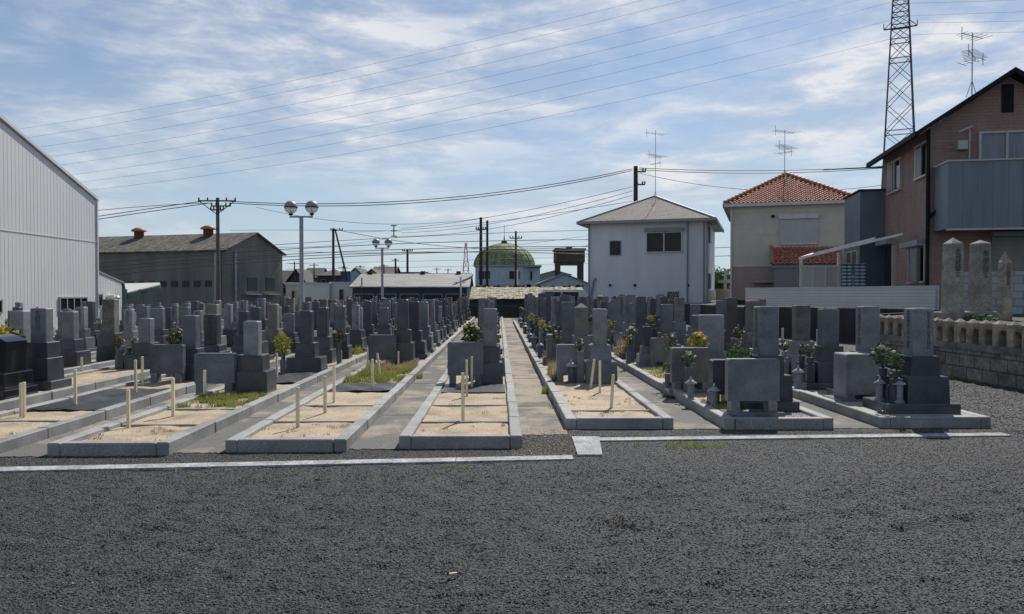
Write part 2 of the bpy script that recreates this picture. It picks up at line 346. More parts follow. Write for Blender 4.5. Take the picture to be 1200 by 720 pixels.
ORD = ['', 'first', 'second', 'third', 'fourth', 'fifth', 'sixth', 'seventh', 'eighth', 'ninth', 'tenth', 'eleventh', 'twelfth', 'thirteenth', 'fourteenth', 'fifteenth',
       'sixteenth', 'seventeenth', 'eighteenth', 'nineteenth', 'twentieth', 'twenty-first', 'twenty-second', 'twenty-third', 'twenty-fourth', 'twenty-fifth', 'twenty-sixth',
       'twenty-seventh', 'twenty-eighth', 'twenty-ninth', 'thirtieth', 'thirty-first', 'thirty-second', 'thirty-third', 'thirty-fourth', 'thirty-fifth', 'thirty-sixth']

# ------------------------------------------------------------------ ground
def hnoise(x, y):
    big = mn.noise(Vector((x*.7, y*.9, 3.1)))*.012
    mid = mn.noise(Vector((x*2.6+9, y*4.2, 1.7)))*.011
    tr = math.sin((x*.35-y)*14+2*mn.noise(Vector((x*.8, y*.8, 0))))*.020*max(0, mn.noise(Vector((x*.5, y*.6, 8.))))*2
    f = mn.noise(Vector((x*6.5, y*10.5, 5.2))); g_ = mn.noise(Vector((x*12, y*17, 2.2)))
    return big + mid + tr + (-max(0, -f-.08)*2.4+max(0, f-.1)*1.0)*.019 + g_*.003
g = MB()
xs = np.linspace(-13, 13, 701); ys = np.linspace(1.5, 10.5, 361)
for y in ys:
    for x in xs:
        fade = min(1, max(0, min(10.4-y, x+13, 13-x)/1.0)) * (1 if y < 6.6 else max(.12, 1-(y-6.6)*1.2))
        g.v.append((x, y, (hnoise(x, y)-.004)*fade))
nx = len(xs)
for j in range(len(ys)-1):
    for i in range(nx-1):
        a = j*nx+i; g.f.append((a, a+1, a+nx+1, a+nx)); g.sm.append(True)
B = 2600
g.poly([(-B,-200,0),(B,-200,0),(B,1.5,0),(-B,1.5,0)]); g.poly([(-B,10.5,0),(B,10.5,0),(B,B,0),(-B,B,0)])
g.poly([(-B,1.5,0),(-13,1.5,0),(-13,10.5,0),(-B,10.5,0)]); g.poly([(13,1.5,0),(B,1.5,0),(B,10.5,0),(13,10.5,0)])
tag(g.build('ground', 'gravel', uv=False), kind='structure')

# loose gravel stones in the foreground
rs = np.random.RandomState(3)
def stones(name, n, xr, yr, size, mat, zoff=0.0, label='', cat='gravel', zf=None):
    u = rs.rand(n); yy = yr[0] + (yr[1]-yr[0])*u**1.15
    xx = (rs.rand(n)-.5)*2*(yy*.70+.3) + .25 if xr is None else xr[0]+(xr[1]-xr[0])*rs.rand(n)
    sz = size*(.5+rs.rand(n)**2*1.2)
    base = np.array([(1,0,0),(-1,0,0),(0,1,0),(0,-1,0),(0,0,.75),(0,0,-.5)], float)
    jit = base[None]*(1+.5*(rs.rand(n,6,1)-.5)) + .35*(rs.rand(n,6,3)-.5)
    th = rs.rand(n)*6.28; c, s_ = np.cos(th)[:,None], np.sin(th)[:,None]
    X = jit[:,:,0]*c - jit[:,:,1]*s_; Y = jit[:,:,0]*s_ + jit[:,:,1]*c
    zz = np.array([zf(a, b) if zf else 0. for a, b in zip(xx, yy)])
    v = np.stack([X*sz[:,None]+xx[:,None], Y*sz[:,None]*.85+yy[:,None], jit[:,:,2]*sz[:,None]*.8+zz[:,None]+zoff], -1).reshape(-1,3)
    t = np.array([(0,2,4),(2,1,4),(1,3,4),(3,0,4),(2,0,5),(1,2,5),(3,1,5),(0,3,5)])
    f = (t[None]+6*np.arange(n)[:,None,None]).reshape(-1,3)
    me = bpy.data.meshes.new(name); me.vertices.add(len(v)); me.vertices.foreach_set('co', v.ravel())
    me.loops.add(f.size); me.loops.foreach_set('vertex_index', f.ravel().astype(np.int32))
    me.polygons.add(len(f)); me.polygons.foreach_set('loop_start', np.arange(0, f.size, 3, dtype=np.int32)); me.update(calc_edges=True)
    me.materials.append(M[mat]); o = bpy.data.objects.new(name, me); C.objects.link(o)
    return tag(o, label, cat, kind='stuff')
def _dummy(): pass
def gz(x, y):
    fade = 1 if y < 6.6 else max(.12, 1-(y-6.6)*1.2)
    return (hnoise(x, y)-.004)*fade
stones('gravel', 170000, None, (2.9, 8.9), .0052, 'stones', .002, 'loose dark grey gravel covering the open foreground', zf=gz)
stones('gravel', 16000, (5.9, 8.7), (8.5, 20), .010, 'stones', .002, 'loose gravel in front of the stone block wall')

m, nt, b = nodes('pale grit'); g0 = nt.nodes.new('ShaderNodeNewGeometry')
L(nt, ramp(nt, g0.outputs['Random Per Island'], [(0, (.09, .085, .075)), (.5, (.20, .18, .15)), (.9, (.38, .32, .23)), (1., (.5, .46, .38))]), b.inputs['Base Color']); b.inputs['Roughness'].default_value = .85; M['grit'] = m
stones('grit', 9000, (.12, .95), (7.55, 9.15), .006, 'grit', .004, 'sandy grit spilling out of the sandy path', 'grit', zf=gz)
stones('grit', 9000, (-5.2, .2), (7.3, 8.1), .0045, 'grit', .003, 'pale grit in front of the left kerbs', 'grit', zf=gz)
stones('grit', 6000, (2.0, 5.9), (8.75, 9.25), .0045, 'grit', .003, 'pale grit in front of the right kerbs', 'grit', zf=gz)
# flush white edging lines
def strip(name, a, b, w0, w1, label, z=.016):
    a = Vector(a); b = Vector(b); m_ = MB(); d = (b-a); n = max(1, int(d.length/1.0))
    for i in range(n):
        p = a+d*(i/n); q = a+d*((i+1)/n) - d.normalized()*.006
        m_.add([(p.x,p.y-w0/2,-.02),(q.x,q.y-w0/2,-.02),(q.x,q.y+w0/2,-.02),(p.x,p.y+w0/2,-.02),(p.x,p.y-w0/2,z),(q.x,q.y-w0/2,z),(q.x,q.y+w0/2,z),(p.x,p.y+w0/2,z)],
               [(0,3,2,1),(4,5,6,7),(0,1,5,4),(1,2,6,5),(2,3,7,6),(3,0,4,7)])
    return tag(m_.build(name, 'line'), label, 'edging')
a0 = G(-60, 553); a1 = G(672, 537.5)
strip('concrete_edging', a0, a1, .17, .17, 'long pale flush concrete edging strip in front of the left plots')
b0 = G(702, 516.3); b1 = G(1180, 510.3)
strip('concrete_edging', b0, b1, .17, .17, 'pale flush concrete edging strip in front of the three right plots')
jm = MB(); q = [G(670,513.5), G(702,513.5), G(706,535), G(677,535)]
jm.prism([(p.x, p.y) for p in q][::-1], 'z', -.02, .02)
tag(jm.build('concrete_edging', 'line'), 'short wide concrete edging piece joining the two long pale strips', 'edging')

# ------------------------------------------------------------------ plots
PL = {}   # plot -> XL, XR, Yfront
def px_plot(k, l, r):
    a = G(*l); b = G(*r); PL[k] = [a.x, b.x, (a.y+b.y)/2]
px_plot(1, (52, 536), (200, 533.5)); px_plot(2, (262, 531), (406, 529.5)); px_plot(3, (467, 526.5), (612, 525.5))
px_plot(4, (663, 503.5), (789, 502.5)); px_plot(5, (850, 504), (977, 503)); px_plot(6, (1033, 502.5), (1160, 501))
xr0 = G(0, 533).x
PL[0] = [xr0-1.27, xr0, 7.3]
for k in range(-1, -7, -1): PL[k] = [PL[k+1][0]-1.77, PL[k+1][1]-1.77, 7.2]
for k in (-1,-2,-3,-4,-5,-6): PL[k][2] = 7.2 + (-k)*2.0
PL[7] = [8.0, 9.3, 22.0]
print('PLOTS', {k: [round(v, 2) for v in PL[k]] for k in sorted(PL)})
YEND = {k: 50.0 for k in range(-6, 4)}; YEND.update({4: 44, 5: 43, 6: 42, 7: 31}); YEND[-6] = 31; YEND[-5] = 38; YEND[-4] = 44
ROW = {6: 'rightmost row', 5: 'second row from the right', 4: 'third row from the right', 3: 'central row', 2: 'row just left of the central row', 1: 'second row left of centre',
       0: 'third row left of centre', -1: 'fourth row left of centre', -2: 'fifth row left of centre', -3: 'sixth row left of centre', -4: 'seventh row left of centre',
       -5: 'eighth row left of centre', -6: 'leftmost row by the warehouse', 7: 'short back row by the slatted fence'}
KH = .13; KW = .125
for k, (xl, xr, yf) in PL.items():
    m_ = MB(); ye = YEND[k]; y = yf; kh = KH
    rr = random.Random(k+50)
    m_.cbox((xl+xr)/2, yf+KW/2, xr-xl-2*KW-.012, KW, 0, kh, .008)
    i = 0
    while y < ye:
        ln = min(1.25, ye-y); 
        for xc in (xl+KW/2, xr-KW/2):
            j = rr.uniform(-.006, .006)
            m_.cbox(xc+j, y+ln/2, KW, ln-.012, -.0, kh+rr.uniform(-.006, .006), .009)
        y += ln
    m_.cbox((xl+xr)/2, ye-KW/2, xr-xl-2*KW-.012, KW, 0, kh, .008)
    tag(m_.build('kerb_frame', 'kerb' if k < 4 else 'kerb_right'), 'long granite kerb frame around the ' + ROW[k], 'kerb', 'granite kerbs around the grave rows')
    # fill
    s_ = MB(); z = .085
    x0, x1, y0, y1 = xl+KW-.004, xr-KW+.004, yf+KW-.004, ye-KW+.004
    nxx, nyy = 8, max(8, int((min(y1, y0+12)-y0)/.15))
    yy = list(np.linspace(y0, min(y1, y0+12), nyy)) + ([y1] if y1 > y0+12 else [])
    for yv in yy:
        for xi in range(nxx):
            xv = x0+(x1-x0)*xi/(nxx-1)
            s_.v.append((xv, yv, z + .012*math.sin(xv*9+yv*3.1)*math.sin(yv*4.3+xv*2)+rr.uniform(-.004,.004)))
    for j in range(len(yy)-1):
        for xi in range(nxx-1):
            a = j*nxx+xi; s_.f.append((a, a+1, a+nxx+1, a+nxx)); s_.sm.append(True)
    if k == 6: s_ = MB().box(x0, x1, y0, y0+1.45, 0, .124); s_.box(x0, x1, y0+1.452, y1, 0, .08)
    if k == 5:
        s_ = MB().box(x0, x1, y0, y1, 0, .08)
    o = s_.build('sand', 'slab_concrete' if k == 6 else ('pebbles' if False else 'sand'), fix=True); o.name = 'sand' if k != 6 else 'plot_paving'
    tag(o, kind='structure')
# paths between the rows
ks = sorted(k for k in PL if k < 7)
for a, b in zip(ks[:-1], ks[1:]):
    x0, x1 = PL[a][1], PL[b][0]; yf = max(PL[a][2], PL[b][2]) if a != 3 else 8.75; ye = max(YEND[a], YEND[b])
    yf -= .04
    m_ = MB(); rr = random.Random(a)
    nn = 14
    front = [(x0+(x1-x0)*i/nn, yf+rr.uniform(-.03,.03)) for i in range(nn+1)]
    m_.poly([(x, y, .006 if y > 8.4 else .008) for x, y in front] + [(x1, ye, .006), (x0, ye, .006)])
    for yj in np.arange(yf+2.2, ye, 3.6):     # raised joint lips of the concrete path
        m_.box(x0+.01, x1-.01, yj, yj+.02, .004, .011)
    tag(m_.build('path', 'path'), kind='structure')
m_ = MB(); m_.poly([(-19.9, 50, .006), (5, 50, .006), (5, 51.9, .006), (-19.9, 51.9, .006)])
m_.poly([(6.0, 9.5, .005), (8.6, 13, .005), (8.6, 42, .005), (6.0, 42, .005)][0:1] + [(6.0, 18, .005), (8.0, 19, .005), (8.0, 42, .005), (6.0, 42, .005)][1:]) if False else None
tag(m_.build('path', 'path'), kind='structure')

# ------------------------------------------------------------------ vegetation helpers
def blades(m_, cx, cy, z, n, h, spread, r, lean=.5, w=.006):
    for i in range(n):
        a = r.uniform(0, 6.28); q = spread*math.sqrt(r.random()); x = cx+q*math.cos(a); y = cy+q*math.sin(a)
        hh = h*r.uniform(.4, 1.1); b = r.uniform(0, 6.28); lx = lean*hh*r.uniform(-1, 1); ly = lean*hh*r.uniform(-1, 1)
        dx, dy = math.cos(b)*w, math.sin(b)*w
        m_.add([(x-dx,y-dy,z),(x+dx,y+dy,z),(x+lx*.5+dx*.7,y+ly*.5+dy*.7,z+hh*.6),(x+lx*.5-dx*.7,y+ly*.5-dy*.7,z+hh*.6),(x+lx,y+ly,z+hh)], [(0,1,2,3),(3,2,4)])
def grass_area(name, x0, x1, y0, y1, z, n, h, mat, label, w=.005, seed=1):
    r = random.Random(seed); m_ = MB()
    for i in range(n//10):
        cx = r.uniform(x0, x1); cy = r.uniform(y0, y1)
        e = min(1, min(cy-y0, y1-cy)/(.22*(y1-y0))+.15)
        q = mn.noise(Vector((cx*3.1+seed, cy*2.3, 1.)))*1.3+.45
        if r.random() > q*1.6 or r.random() > e: continue
        blades(m_, cx, cy, z, 13, h*(.55+.7*max(0, min(1, q))), .05, r, w=w)
    m_.v = [(min(max(p[0], x0-.03), x1+.03), min(max(p[1], y0-.05), y1+.05), p[2]) for p in m_.v]
    return tag(m_.build(name, mat, uv=False, fix=False), label, 'grass' if 'grass' in name else 'weeds', kind='stuff')
def leaf_blob(m_, c, rx, rz, n, size, r):
    for i in range(n):
        while True:
            p = Vector((r.uniform(-1,1), r.uniform(-1,1), r.uniform(-1,1)))
            if .2 < p.length < 1: break
        q = Vector(c)+Vector((p.x*rx, p.y*rx, p.z*rz))
        a = Vector((r.gauss(0,1), r.gauss(0,1), r.gauss(0,.7))).normalized(); b = a.orthogonal().normalized()
        s = size*r.uniform(.6, 1.3); 
        m_.add([q-a*s, q+b*s*.4, q+a*s, q-b*s*.4], [(0,1,2,3)])
def bloom(m_, c, r0, r):
    vs = []; fs = []
    n = 7
    for ring, (rr_, z) in enumerate(((.35, -.5), (1, -.1), (.85, .45), (.3, .8))):
        for i in range(n):
            a = 6.283*i/n + ring*.4; k = rr_*r0*r.uniform(.8, 1.15)
            vs.append((c[0]+k*math.cos(a), c[1]+k*math.sin(a), c[2]+z*r0*r.uniform(.85, 1.15)))
    for k in range(3):
        fs += [(k*n+i, k*n+(i+1)%n, (k+1)*n+(i+1)%n, (k+1)*n+i) for i in range(n)]
    fs.append(tuple(range(3*n, 4*n)))
    m_.add(vs, fs, False)
def bouquet(loc, size, cols, label, seed, leaves=1.0, fol='leaf', stand=True):
    "flowers standing in a grave vase"
    r = random.Random(seed)
    t = empty('flower_bouquet', loc, 0, label, 'flowers', 'flower bouquets on the graves')
    if stand:
        d_ = loc[2]-.083; MB().cbox(0, 0, .10, .10, -d_, -d_*.35, .006).lathe(0, 0, [(.04, -d_*.35), (.045, -d_*.1), (.052, 0)], 10).build('flower_vase', 'granite_blue', t)
    f = MB()
    for i in range(7):
        f.tube([(0,0,-.03), (r.uniform(-.3,.3)*size, r.uniform(-.3,.3)*size, size*.6)], .004, 4)
    leaf_blob(f, (0,0,size*.62), size*.55, size*.62, int(110*leaves), size*.15, r)
    f.build('foliage', fol, t, uv=False, fix=False)
    for cn, num in cols:
        b_ = MB()
        for i in range(num):
            a = r.uniform(0, 6.28); e = r.uniform(.1, 1.3); k = size*.52
            bloom(b_, (k*math.cos(a)*math.cos(e), k*math.sin(a)*math.cos(e), size*.65+size*.55*math.sin(e)*r.uniform(.7,1)), size*r.uniform(.08, .145), r)
        b_.build('blossoms', cn, t, uv=False, fix=False)
    return t

# ------------------------------------------------------------------ text
def inscription(parent, text, size, loc, rot, mat='ink', name='inscription'):
    cu = bpy.data.curves.new('txt', 'FONT'); cu.body = '\n'.join(text); cu.size = size; cu.align_x = 'CENTER'; cu.align_y = 'TOP'; cu.space_line = .86
    cu.extrude = .0; cu.resolution_u = 2
    o = bpy.data.objects.new('txt', cu); C.objects.link(o)
    dg = bpy.context.evaluated_depsgraph_get(); me = bpy.data.meshes.new_from_object(o.evaluated_get(dg))
    bpy.data.objects.remove(o)
    me.name = name; me.materials.clear(); me.materials.append(M[mat])
    q = bpy.data.objects.new(name, me); C.objects.link(q); q.parent = parent; q.location = loc; q.rotation_euler = rot
    return q
LEFTFACE = (R(90), 0, R(-90)); FRONT = (R(90), 0, 0)

# ------------------------------------------------------------------ graves
def grave(loc, mats, pil=(.28, .28, .62), mid=(.40, .40, .25), low=(.56, .56, .33), pli=(.86, .72, .12), top='flat', px=.08, vases=True, text=None, side=None, name='gravestone', frontbox=True):
    """family grave facing -x.  blocks as (x width, y depth, height); px = how far the tower sits towards +x of the plinth centre."""
    t = empty(name, loc)
    z = 0; pil = (pil[0]*.84, pil[1]*.84, pil[2])
    if mid: mid = (mid[0]*.92, mid[1]*.92, mid[2])
    if low: low = (low[0]*.95, low[1]*.95, low[2])
    bm_, pm = mats
    if pli: MB().cbox(0, 0, pli[0], pli[1], z, z+pli[2], .01).build('plinth', bm_, t); z += pli[2]
    if low: MB().cbox(px, 0, low[0], low[1], z, z+low[2], .01, low[0]*.96, low[1]*.96).build('lower_base', bm_, t); z += low[2]
    if mid: MB().cbox(px, 0, mid[0], mid[1], z, z+mid[2], .01, mid[0]*.97, mid[1]*.97).build('upper_base', bm_, t); z += mid[2]
    w, d, h = pil; p = MB()
    if top == 'flat': p.cbox(px, 0, w, d, z, z+h, .014)
    elif top == 'point':
        p.cbox(px, 0, w, d, z, z+h*.86, .006); a = w/2-.008; c = d/2-.008; zz = z+h*.86-.002
        p.add([(px-a,-c,zz),(px+a,-c,zz),(px+a,c,zz),(px-a,c,zz),(px,0,z+h)], [(0,1,4),(1,2,4),(2,3,4),(3,0,4)])
    elif top == 'arch':      # boat-shaped stone seen from the path
        n = 8; pts = [(-d/2, z), (d/2, z), (d/2, z+h*.7)] + [(d/2*math.cos(q)*(1 if i else 1), z+h*.7+h*.3*math.sin(q)**.8) for i, q in enumerate([math.pi/2*j/5 for j in range(1, 5)])] + [(0, z+h)]
        pts += [(-x, zz) for x, zz in pts[2:-1][::-1]]
        p.prism(pts, 'x', px-w/2, px+w/2)
    elif top == 'cap':
        p.cbox(px, 0, w, d, z, z+h*.84, .01); zz = z+h*.84
        p.cbox(px, 0, w*1.45, d*1.45, zz+.001, zz+.045, .012); p.cbox(px, 0, w*.9, d*.9, zz+.046, z+h, .02, w*.3, d*.3)
    pil_o = p.build('pillar', pm, t)
    if text:
        s = min(w*.62, h*.86/len(text)/.92)
        inscription(pil_o, text, s, (px-w/2-.003, 0, z+h*.95), LEFTFACE)
    if side:
        s = min(w*.36, h*.8/len(side)/.9)
        inscription(pil_o, side, s, (px+w*(.22 if len(side) > 7 else .0), -d/2-.003, z+h*.92), FRONT)
    zz = pli[2] if pli else 0
    if vases:
        fx = px-(low[0] if low else .5)/2-.10
        for sy in (-1, 1):
            MB().cbox(fx, sy*.17, .13, .13, zz+.001, zz+.30, .008).lathe(fx, sy*.17, [(.045, zz+.30), (.05, zz+.36), (.055, zz+.40)], 10).build('flower_vase', bm_, t)
        if frontbox: MB().cbox(fx+.005, 0, .16, .18, zz+.001, zz+.20, .008).build('incense_box', bm_, t)
    return t
def slab(loc, w, h, foot, mat, label, rz=0, thick=.13, base=None, arch=False):
    t = empty('memorial_slab', loc, rz, label, 'memorial stone', 'flat memorial slabs on stone feet')
    z = 0
    if base: MB().cbox(0, 0, base[0], base[1], 0, base[2], .01).build('plinth', mat, t); z = base[2]
    for sx in (-1, 1):
        MB().cbox(sx*w*.36, 0, .11, thick+.06, z, z+foot+.02, .008).build('foot', mat, t)
    m_ = MB(); n = 5; rr_ = .03; z0 = z+foot; z1 = z0+h
    pts = [(-w/2, z0), (w/2, z0)] + [(w/2-rr_+rr_*math.cos(q), z1-rr_+rr_*math.sin(q)) for q in [math.pi/2*i/n for i in range(n+1)]]
    pts += [(-w/2+rr_-rr_*math.sin(q), z1-rr_+rr_*math.cos(q)) for q in [math.pi/2*i/n for i in range(n+1)]]
    m_.prism(pts, 'y', -thick/2, thick/2)
    m_.build('slab_panel', mat, t)
    return t
def lantern(loc, h, label, mat='granite'):
    t = empty('grave_lantern', loc, 0, label, 'lantern', 'small lanterns standing by the graves')
    r_ = .055*h/.3
    MB().lathe(0, 0, [(r_*1.15, 0), (r_*1.15, h*.08), (r_*.75, h*.12), (r_*.78, h*.68)], 12).build('body', mat, t)
    MB().lathe(0, 0, [(r_*.9, h*.68), (r_*1.35, h*.70), (r_*1.3, h*.73), (r_*.5, h*.84), (r_*.3, h*.86)], 12).build('cap', 'granite_pale', t)
    MB().lathe(0, 0, [(r_*.16, h*.86), (r_*.32, h*.92), (r_*.05, h*1.0)], 8).build('finial', 'steel', t)
    return t

GC = {k: 0 for k in PL}
CN = {'granite': 'mid grey', 'granite_pale': 'pale grey', 'granite_blue': 'blue-grey', 'granite_dark': 'dark grey', 'granite_brown': 'brownish', 'granite_old': 'weathered', 'granite_black': 'polished black'}
SH = {'flat': 'square pillar', 'point': 'pointed', 'arch': 'round-topped', 'cap': 'roofed', 'wide': 'broad upright'}
def tag_grave(t, k, pm, top):
    GC[k] += 1
    t['label'] = f"{CN[pm]} {SH[top]} gravestone, {ORD[GC[k]]} back in the {ROW[k]}"
    t['category'] = 'gravestone'; t['group'] = 'gravestones standing in rows'
FAM = '先祖代々之墓'
SIDE = '昭和五十年八月吉日建之'
def xm(k, f): return PL[k][0]+KW+(PL[k][1]-PL[k][0]-2*KW)*f
def hero(k, Y, mats=('granite_blue', 'granite'), f=.5, top='flat', z=.085, **kw):
    "front face of the plinth stands at depth Y"
    d = kw.get('pli', (.86, .72, .12)); d = d[1] if d else .5
    t = grave((xm(k, f), Y+d/2, z), mats, top=top, **kw); tag_grave(t, k, mats[1], kw.get('shape', top) if False else top); return t

# --- rightmost row (6)
hero(6, 9.36, ('granite_dark', 'granite'), .52, z=.124, px=.10, text=FAM, side=SIDE, pil=(.31, .31, .60), pli=(.90, .70, .12))
lantern((4.86, 9.72, .244), .31, 'left one of two small lanterns on the nearest right grave')
lantern((4.99, 9.50, .244), .33, 'front one of two small lanterns on the nearest right grave')
bouquet((xm(6,.52)-.266, 9.88, .655), .26, [('white', 2)], 'leafy green spray with a white flower on the nearest right grave', 11, 1.5, stand=False)
bouquet((xm(6,.52)-.266, 9.54, .655), .19, [('white', 1)], 'small leafy sprig in the front vase of the nearest right grave', 12, 1.0, stand=False)
d_ = MB().lathe(4.76, 9.42, [(.07, .125), (.075, .16), (.05, .165), (.012, .17), (.012, .22)], 14); tag(d_.build('incense_dish', 'granite_dark'), 'small round stone incense dish on the front right kerbed plot', 'dish')
slab((5.02, 10.72, .081), .46, .56, .06, 'granite', 'grey memorial slab standing behind the nearest right grave', base=(.75, .5, .07), thick=.4)
hero(6, 10.95, ('granite_blue', 'granite'), .62, pil=(.30, .30, .66), pli=(.8, .6, .1), text=FAM, vases=False)
hero(6, 12.1, ('granite_dark', 'granite_blue'), .55, pil=(.32, .28, .60), pli=(.8, .66, .1))
hero(6, 13.4, ('granite', 'granite_old'), .62, pil=(.30, .28, .64), pli=(.8, .7, .1), vases=True)
bouquet((xm(6,.28), 12.26, .59), .17, [('white', 3), ('red_p', 3)], 'white and red flowers beside the second rightmost-row gravestone', 13, stand=False)
bouquet((xm(6,.28), 12.60, .59), .17, [('white', 2)], 'green leafy bouquet with white blooms by the third rightmost-row grave', 14, stand=False)
bouquet((xm(6,.35), 13.58, .59), .18, [], 'plain green sakaki leaves at the fourth rightmost-row grave', 15, 1.6, stand=False)
lantern((4.78, 13.1, .08), .52, 'tall pale lantern post between the two right-hand rows', 'granite_pale')
lantern((4.74, 12.1, .08), .40, 'low lantern beside the tall lantern post in the rightmost row')
# --- second row from right (5)
slab((3.14, 9.48, .081), .64, .52, .13, 'granite', 'broad grey slab on two feet nearest the camera, right of centre', base=(.72, .32, .07))
hero(5, 9.75, ('granite_dark', 'granite_blue'), .66, pli=(.72, .70, .14), px=.04, pil=(.31, .31, .64), text=FAM, z=.081)
slab((2.98, 10.3, .081), .26, .46, .12, 'granite_dark', 'narrow dark slab just behind the broad front slab', base=(.5, .26, .06), thick=.2)
bouquet((xm(5,.66)-.326, 10.27, .63), .25, [], 'green leafy bouquet behind the broad front slab', 21, 1.8, stand=False)
bouquet((xm(5,.66)-.326, 9.93, .63), .24, [], 'green leafy bouquet beside the tall blue-grey front gravestone', 22, 1.8, stand=False)
lantern((2.82, 10.02, .081), .36, 'nearest lantern at the corner of the front right-hand plot')
lantern((2.72, 10.85, .081), .36, 'middle one of the three lanterns left of the broad slab')
lantern((2.98, 10.22, .35), .001, '') if False else None
slab((2.97, 11.9, .081), .60, .54, .10, 'granite', 'large rectangular grey slab behind the front lanterns', base=(.72, .3, .05), thick=.16)
hero(5, 12.3, ('granite_blue', 'granite'), .60, pil=(.46, .22, .62), mid=(.62, .4, .16), low=(.72, .6, .30), pli=(.9, .7, .1), vases=False, z=.081)
hero(5, 13.6, ('granite_blue', 'granite_blue'), .75, pil=(.30, .28, .46), pli=(.8, .7, .1), vases=False, z=.081)
t = grave((xm(5,.1), 12.35, .081), ('granite_pale', 'granite_pale'), pil=(.22, .20, .34), mid=None, low=(.28, .26, .30), pli=None, top='point', vases=False); tag_grave(t, 5, 'granite_pale', 'point')
MBx = MB().cbox(0, 0, .13, .13, 0, .42, .01); o = MBx.build('incense_pedestal', 'granite_blue'); o.location = (2.86, 11.55, .081); tag(o, 'narrow square stone pedestal between lanterns and pointed stone', 'pedestal')
MBx = MB().cbox(0, 0, .15, .15, 0, .26, .01); o = MBx.build('incense_pedestal', 'granite_old'); o.location = (2.72, 12.15, .081); tag(o, 'low brown-grey pedestal carrying white and red flowers', 'pedestal')
bouquet((2.72, 12.15, .35), .18, [('white', 4), ('red_p', 3)], 'white and red flowers on the low pedestal by the path', 23, .6, stand=False)
bouquet((2.86, 12.9, .66), .24, [('pink_p', 7), ('white', 3)], 'pink and white bouquet behind the pointed pale stone', 24)
bouquet((2.86, 11.55, .50), .20, [('white', 12)], 'round white flowers on the narrow pedestal before the large slab', 25, stand=False)
bouquet((3.18, 12.2, .62), .30, [('yellow', 22)], 'big yellow bouquet above the large rectangular slab', 26, 1.4, 'leaf_y')
hero(5, 16.0, ('granite_blue', 'granite_dark'), .25, pil=(.20, .18, .42), mid=(.30, .28, .16), low=(.42, .4, .24), pli=(.5, .5, .02), vases=False, z=.081, text='南無阿弥陀仏')
slab((xm(5,.55), 16.1, .081), .42, .50, .10, 'granite', 'grey slab in the middle of the second right-hand row')
hero(5, 16.4, ('granite_blue', 'granite_blue'), .75, pil=(.28, .28, .62), pli=(.8, .66, .1), vases=False, z=.081)
bouquet((2.75, 16.3, .5), .22, [('pink_p', 4), ('white', 2)], 'pink bouquet left of the small dark gravestone', 27)
bouquet((2.98, 17.2, .6), .24, [('white', 8), ('pink_p', 2)], 'white bouquet just behind the small dark gravestone', 28)
o = MB().cbox(0, 0, .05, .05, 0, .45, .003).build('wooden_stake', 'pole'); o.location = (xm(5,.45), 15.2, .08); o.rotation_euler = (0, R(5), 0); tag(o, 'thin grey leaning stake in front of the grey slab', 'stake')
# --- third row from right (4)
hero(4, 13.0, ('granite_blue', 'granite'), .72, pil=(.27, .27, .62), mid=(.40, .36, .28), low=(.58, .55, .36), pli=None, vases=False, z=.09)
slab((xm(4,.26), 13.35, .085), .36, .50, .14, 'granite', 'grey slab with rounded corners beside the bouquet of the third right row', thick=.16)
o = MB().cbox(0, 0, .13, .13, 0, .54, .008).build('flower_stand', 'granite'); o.location = (xm(4,.46), 13.15, .085); tag(o, 'tall square stone stand holding a white and red bouquet', 'pedestal')
bouquet((xm(4,.46), 13.15, .63), .17, [('white', 6), ('red_p', 6)], 'white and red bouquet on the tall square stand', 31, stand=False)
lantern((xm(4,.30), 13.0, .085), .42, 'dark round lantern beside the tall flower stand', 'granite_dark')
t = grave((xm(4,.04)+.05, 16.6, .085), ('granite', 'granite'), pil=(.14, .26, .5), mid=None, low=(.30, .36, .16), pli=None, top='arch', vases=False); tag_grave(t, 4, 'granite', 'arch')
t = grave((xm(4,.22), 14.6, .085), ('granite_blue', 'granite_blue'), pil=(.16, .14, .36), mid=None, low=(.22, .22, .12), pli=None, vases=False); tag_grave(t, 4, 'granite_blue', 'flat')
hero(4, 15.3, ('granite_blue', 'granite_brown'), .66, pil=(.30, .30, .66), top='point', pli=(.7, .7, .1))
hero(4, 17.0, ('granite_blue', 'granite_blue'), .55, pil=(.34, .28, .66), pli=(.8, .7, .1), text=FAM)
bouquet((xm(4,.3), 16.0, .55), .20, [('red_p', 5), ('white', 1)], 'red bouquet above the rounded slab in the third right row', 32)
bouquet((xm(4,.2), 17.3, .55), .30, [('white', 4)], 'leafy bouquet with white tips behind the round-topped stone', 33, 1.6)
# --- central row (3)
slab((xm(3,.34), 12.95, .085), .60, .56, .15, 'granite_blue', 'grey slab on two feet at the front of the central row')
hero(3, 12.95, ('granite_dark', 'granite'), .74, pil=(.27, .27, .64), mid=(.34, .34, .27), low=(.46, .50, .36), pli=None, vases=False, px=0)
bouquet((xm(3,.42), 13.5, .68), .34, [('yellow', 6), ('white', 4)], 'tall leafy bouquet with yellow blooms above the central slab', 41, 1.8)
hero(3, 14.3, ('granite_blue', 'granite'), .66, pil=(.25, .25, .62), pli=None, vases=False)
# --- row 2
slab((xm(2,.33)-.18, 16.6, .085), .60, .54, .10, 'granite_blue', 'dark grey slab on feet behind the weeds, left of the central row')
hero(2, 16.7, ('granite_dark', 'granite_dark'), .54, pil=(.28, .28, .66), mid=(.40, .40, .28), low=(.52, .56, .38), pli=(.66, .64, .08), px=0, vases=False)
bouquet((xm(2,.38), 17.3, .7), .18, [('red_p', 10)], 'dark red bouquet above the slab left of the central row', 42, .4)
